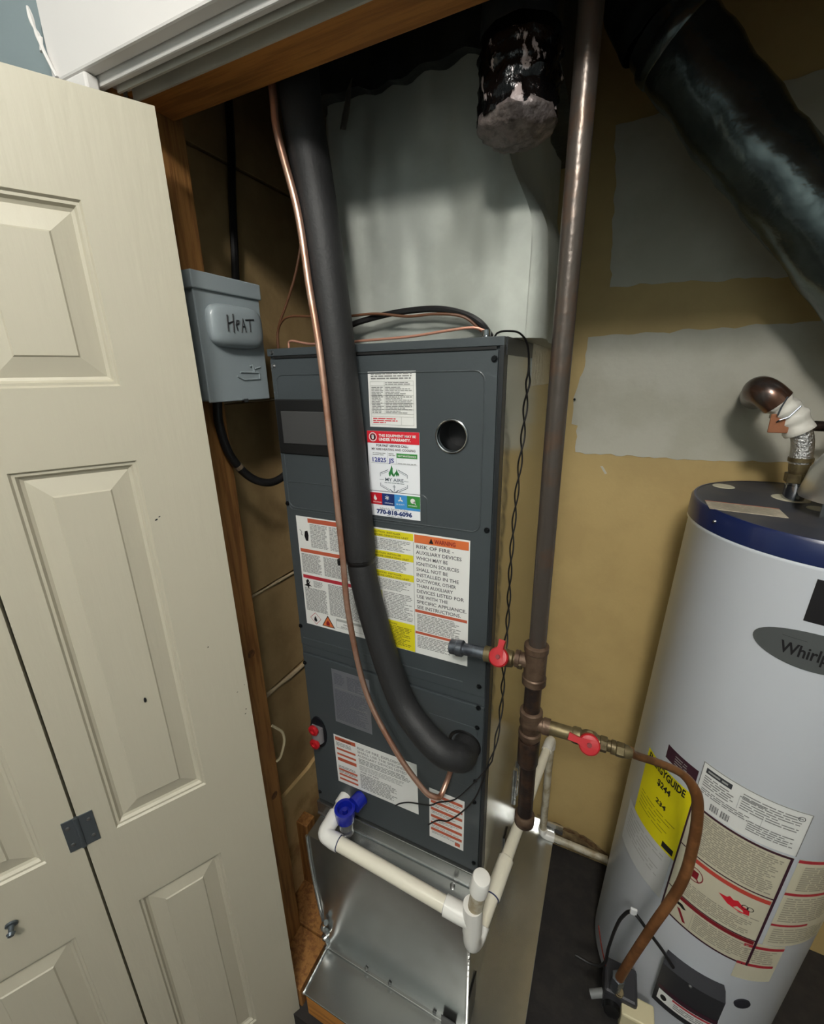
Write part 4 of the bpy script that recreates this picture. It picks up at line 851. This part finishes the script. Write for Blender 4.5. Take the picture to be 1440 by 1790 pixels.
p.ring(bk, W1-4, .088, 1.6, .35, S, 20, .0055); ctext(p, bk, 'SA', W1-5, .0862, .005, S, .02, .006)
p.line(ru, [(18, .05), (18, .08)], .12, S); p.rect(ru, 18, .0795, 29, .0815, S); p.line(ru, [(29, .028), (29, .06)], .12, S); p.build()
# big cream warning label with dark frame
o, p = csticker('warning_label', -124.4, -77.4, .464, .785, P_CREAM, 'large cream warning label in a dark frame', skew=-.0004)
W2 = 47.0; HH = .321; fk = L('dark_frame', P_PLUM)
p.rect(fk, 0, 0, .9, HH, S); p.rect(fk, W2-1.3, 0, W2, HH, S); p.rect(fk, 0, HH-.005, W2, HH, S); p.rect(fk, 0, 0, W2, .0045, S); p.rect(fk, 0, .2035, W2, .2065, S); p.rect(fk, .9, .077, W2, .0800, S)
p.rect(L('dark_strip', P_PLUM), 4.6, .001, 5.0, HH, S)
p.rect(L('red_bar', P_BRICK if 0 else flat('faded_red', 196, 70, 58)), 5.4, .188, W2-1.6, .1985, S); p.rect(L('crimson_bar', P_DRED), 5.4, .066, W2-1.6, .0765, S)
fp = L('fine_print', P_TAN); cfine(p, fp, 6, .212, 43.5, .312, .0052, S, .55, .15); cfine(p, fp, 6, .086, 41, .128, .0052, S, .5, .2); cfine(p, fp, 17, .010, 44, .062, .0055, S, .5, .2); cfine(p, fp, 33, .132, 44, .14, .006, S, .4, .5)
rk = L('red_symbol', P_DRED); p.ring(rk, 11, .158, 4.4, .5, S, 30, .0185); p.rect(rk, 9.3, .148, 12.8, .168, S); p.line(rk, [(8, .171), (14, .145)], .0035, 2*S) if 0 else p.poly(rk, [(8.1, .1725), (8.7, .1735), (14.1, .1445), (13.5, .1430)], 2*S)
rk2 = L('flame_symbol', P_RED); p.poly(rk2, [(23, .158), (27, .160), (28, .166), (30, .161), (32, .165), (34, .158), (38, .153), (38.5, .140), (34, .138), (28, .144)], S)
bs = L('black_symbol', P_BLACK); p.ring(bs, 35.5, .158, 1.7, .4, 2*S, 14, .006); p.ring(bs, 38, .158, 1.7, .4, 2*S, 14, .006)
p.poly(bs, [(7, .056), (10, .058), (12.5, .050), (11, .046), (9, .049), (7.5, .048)], S); p.poly(rk, [(8, .040), (9.5, .042), (14, .014), (12.5, .012)], S)
p.line(L('ruling', P_TAN), [(16, .008), (16, .06)], .15, S); p.build()
# worn instruction sheet at right
o, p = csticker('instruction_sheet', -75.0, -30.0, .520, .766, P_CREAM, 'worn cream instruction sheet', skew=0)
rb_ = L('red_bar', P_CRIM); fp = L('fine_print', P_TAN)
p.rect(rb_, 0, .238, 30, .2455, S); p.rect(rb_, 0, .150, 34, .157, S); p.rect(rb_, 0, .060, 20, .066, S); cfine(p, fp, 4, .165, 36, .230, .0055, S, .6, .1); cfine(p, fp, 2, .072, 36, .145, .0065, S, .45, .3); cfine(p, fp, 2, .006, 36, .055, .0065, S, .4, .3); p.build()
o, p = csticker('instruction_sheet', -83.0, -62.0, .400, .519, P_CREAM, 'tan peeling instruction sheet', skew=0)
rb_ = L('red_bar', P_CRIM); p.rect(rb_, 0, .103, 21, .111, S); p.rect(rb_, 0, .046, 19, .054, S); cfine(p, L('fine_print', P_TAN), 1, .058, 18, .100, .006, S, .45, .3); p.build()
# brand badge (oval, steel) and black square sticker
F = lambda u, v_, d: cyl(-120.9+u, 1.150+v_, d)
p = Print(wh, F); p.du_solid = True; cu_, ru_, rv_ = 22.5, 22.5, .033
for i in range(24):
    a0, a1 = math.pi*i/24, math.pi*(i+1)/24
    x0_, x1_ = cu_-ru_*math.cos(a0), cu_-ru_*math.cos(a1); h0, h1 = rv_*math.sin(a0), rv_*math.sin(a1)
    p.poly(L('brand_badge', P_STEEL), [(x0_, .033-h0), (x1_, .033-h1), (x1_, .033+h1), (x0_, .033+h0)] if h0 > 1e-6 and h1 > 1e-6 else ([(x0_, .033), (x1_, .033-h1), (x1_, .033+h1)] if h1 > 1e-6 else [(x0_, .033-h0), (x1_, .033), (x0_, .033+h0)]), .0006)
p.build(); badge = [c for c in wh.children if c.name.startswith('brand_badge')][-1]; badge['label'] = 'oval steel brand badge'
p = Print(badge, F, DU); ctext(p, L('lettering', P_BLACK), 'Whirlpool', 10.5, .020, .029, .0012, .02, .086); ctext(p, L('lettering', P_BLACK), '______', 10, .050, .008, .0012, .0, .03); p.build()
o, p = csticker('black_sticker', -106.0, -93.0, 1.232, 1.303, P_BLACK, 'black square sticker'); 
# top labels and openings
bm = box(-.187, -.075, -.085, -.030, 1.3609, 1.3616); H('top_label', bm, mat('top_label_cream', srgb(190, 180, 160), .6, spots=srgb(170, 158, 140), spot_scale=60), label='cream label stuck on the top plate')
p = Print([c for c in wh.children if c.name.startswith('top_label')][-1], lambda u, v_, d: (-.187+u, -.085+v_, 1.3617+d)); p.rect(L('red_edge', P_BRICK), 0, .050, .112, .053, .0003); p.fine(L('fine_print', P_TAN), .006, .004, .106, .046, .006, .0003); p.build()
def disc_on(x, y, r, m, nm, h=1.3612): return H(nm, lathe((x, y, h), (x, y, 2), [(0, r), (.0012, r*.9)], 20), m)
disc_on(-.135, .105, .020, P_CREAM, 'foam_ring'); disc_on(-.035, .058, .030, P_CREAM, 'foam_ring'); disc_on(-.01, .0, .018, P_CREAM, 'foam_ring')
# burner cover, gas control
bm = bmesh.new(); Vv = []
for j, (z, d) in enumerate(((.205, .018), (.225, .022), (.345, .022), (.362, .010))):
    Vv.append([bm.verts.new(cyl(-114+30*i/8, z, d)) for i in range(9)])
for j in range(3):
    for i in range(8): bm.faces.new((Vv[j][i], Vv[j][i+1], Vv[j+1][i+1], Vv[j+1][i]))
for j in range(3):
    for i in (0, 8):
        a, b = Vv[j][i], Vv[j+1][i]; q = [bm.verts.new(cyl(-114+30*i/8, (.205, .225, .345, .362)[jj], -.001)) for jj in (j+1, j)]; bm.faces.new((a, b, q[0], q[1]))
for i in range(8):
    for row, z in ((0, .205), (3, .362)):
        a, b = Vv[row][i], Vv[row][i+1]; q = [bm.verts.new(cyl(-114+30*ii/8, z, -.001)) for ii in (i+1, i)]; bm.faces.new((a, b, q[0], q[1]))
bc = H('burner_cover', bm, M_DKMET, smooth=30, label='dark metal burner cover')
p = Print(bc, lambda u, v_, d: cyl(-113+u, .226+v_, .0226+d), DU); p.rect(L('cover_label', P_WHITE), 1, .004, 28, .038, .0002); p.rect(L('red_stripe', P_CRIM), 8, .031, 28, .037, .0006); p.rect(L('dark_stripe', P_PLUM), 0, .041, 29, .052, .0004); p.disc(L('black_symbol', P_BLACK), 4, .019, 1.6, .0006, 10, .009); cfine(p, L('fine_print', P_GREY), 9, .006, 26, .028, .006, .0006); p.build()
sc_ = cyl(-100, .340, .022); H('screw', lathe(sc_, (sc_[0]*1.1, sc_[1]*1.1, sc_[2]), [(0, .004), (.003, .002)], 8), M_SCREW)
c_ = cyl(-71.6, .318, -.002); H('sight_hole', lathe(c_, (c_[0]*1.1, c_[1]*1.1, c_[2]), [(0, .016), (.003, .016), (.004, .012)], 20), mat('dark_plug', srgb(40, 40, 48), .5))
gc = thing('gas_control', 'gas control valve with cream cover at the foot of the water heater', 'gas control', (.155, .76, .20))
put('control_body', box(.120, .190, .735, .805, .165, .235), M_DKMET, gc, bevel=.006)
put('cream_cover', box(.158, .225, .715, .760, .150, .222), M_CREAMP, gc, bevel=.004)
put('inlet_elbow', tube(smooth_path([(.1417, .730, .296), (.140, .735, .270), (.142, .745, .245), (.150, .76, .225)], 6), .0115, 14), M_GALVP, gc, smooth=True)
hexn((.1417, .730, .312), (.1412, .731, .292), .014, M_GALVP, gc)
put('brass_fitting', lathe((.150, .742, .238), (.150, .735, .26), [(0, .010), (.008, .010), (.009, .008), (.016, .008)], 12), M_BRASS, gc, smooth=True)
put('grey_nipple', tube([(.095, .74, .185), (.122, .75, .195)], .009, 12), mat('grey_plastic', srgb(120, 122, 122), .5), gc, smooth=True)
put('control_knob', lathe((.140, .733, .195), (.140, .718, .197), [(0, .018), (.012, .017), (.014, .012)], 20), M_TAPE, gc, smooth=True)
cable('sensor_lead', [(.245, .774, .352), (.222, .770, .39), (.190, .772, .425), (.1545, .785, .447), (.137, .790, .41), (.128, .79, .36), (.122, .79, .29), (.118, .785, .235), (.095, .785, .212), (.055, .79, .205)], .0036, M_CABLE, 'black sensor lead looping up in front of the white tank foot')
cable('igniter_wire', [(.095, .80, .33), (.110, .79, .27), (.130, .78, .21), (.150, .765, .17)], .0013, mat('red_wire', srgb(120, 40, 28), .5), 'thin red wire crossing the foot of the water heater')
tag(put('lead_clip', box(.148, .162, .780, .786, .444, .462), flat('clip_white', 220, 222, 224), None, bevel=.002), 'small white clip holding the black sensor lead', 'clip')

# draft hood
dh = thing('draft_hood', 'shiny steel draft hood on top of the water heater', 'draft hood', (.405, .94, 1.362))
put('hood_cone', lathe((.382, .925, 1.385), (.396, .935, 1.6), [(0, .084), (.004, .086), (.05, .080), (.09, .062), (.12, .058), (.135, .058)], 40, cap=False), M_CHROME if 0 else mat('hood_steel', srgb(214, 214, 212), .30, .85), dh, smooth=True)
for a in (200, 260, 320, 80): x, y = .405+.078*math.cos(math.radians(a)), .94+.078*math.sin(math.radians(a)); put('leg', box(x-.006, x+.006, y-.001, y+.001, 1.358, 1.39), M_GALV, dh)
p = Print(dh, lambda u, v_, d: (.405+(.087+d-.12*max(0, v_-.03))*math.cos(math.radians(-150+u))-.405, .94+(.087+d-.12*max(0, v_-.03))*math.sin(math.radians(-150+u))-.94, 1.392+v_-1.362), 3)
p.rect(L('white_sticker', P_WHITE), 22, 0, 70, .05, .0); p.disc(L('black_symbol', P_BLACK), 52, .022, 6, .001, 14, .006); p.build()
put('screw', lathe((.333, .893, 1.396), (.328, .888, 1.396), [(0, .004), (.003, .002)], 8), M_SCREW, dh)

# hot water connector
hc = thing('water_connector', 'braided steel water connector wrapped in white tape above heater', 'hose', (.3185, 1.02, 1.361))
put('nipple', lathe((.3185, 1.02, 1.361), (.3175, 1.02, 1.41), [(0, .0165), (.030, .0165), (.0305, .0150), (.036, .0150)], 20), M_CHROME, hc, smooth=True)
hexn((.3175, 1.02, 1.396), (.3165, 1.02, 1.414), .0200, M_BRASS, hc)
put('brass_collar', lathe((.3165, 1.02, 1.411), (.3145, 1.02, 1.46), [(0, .0135), (.012, .0160), (.024, .0165), (.025, .0190), (.032, .0190)], 20), M_BRASS, hc, smooth=True)
P = smooth_path([(.3150, 1.02, 1.432), (.3140, 1.02, 1.455), (.310, 1.02, 1.478), (.301, 1.02, 1.498)], 6)
put('braided_hose', tube(P, .0168, 20), M_BRAID, hc, smooth=True)
bm = tube(smooth_path([(.304, 1.02, 1.490), (.289, 1.02, 1.513), (.272, 1.02, 1.532), (.256, 1.02, 1.546)], 6), [.0235+.002*math.sin(i*1.3) for i in range(19)], 18)
for q in bm.verts: q.co += Vector((1, 0, 1))*noise.noise(q.co*70)*.004
put('tape_wrap', bm, M_CLOTH, hc, smooth=True)
put('tie_wire', tube([(.290, .998, 1.537), (.276, .9945, 1.518), (.264, .9955, 1.512), (.262, 1.000, 1.508)], .0014, 6), M_GALVP, hc, smooth=True)
put('tie_wire', tube([(.268, .9955, 1.553), (.262, .9945, 1.535), (.260, .9965, 1.520)], .0014, 6), M_GALVP, hc, smooth=True)
put('copper_elbow', tube(smooth_path([(.262, 1.02, 1.541), (.245, 1.022, 1.556), (.236, 1.040, 1.562), (.240, 1.070, 1.556), (.250, 1.12, 1.548), (.264, 1.199, 1.546)], 6), .0262, 24), mat('tarnished_copper', srgb(112, 102, 98), .26, .8, spots=srgb(124, 90, 74), spot_scale=30), hc, smooth=True)
put('brown_cloth', box(.252, .282, 1.002, 1.006, 1.488, 1.522), mat('brown_rag', srgb(150, 96, 66), .8, bump=.6), hc, bevel=.002)
o = hc.children[-1]; o.rotation_euler = (0, .6, 0) if 0 else (0, 0, 0)
tag(finish('supply_pipe', tube([(.335, 1.06, 1.497), (.60, 1.10, 1.485)], .0095, 14), M_IRONDK, smooth=True), 'dark pipe running right behind the braided connector', 'pipe')
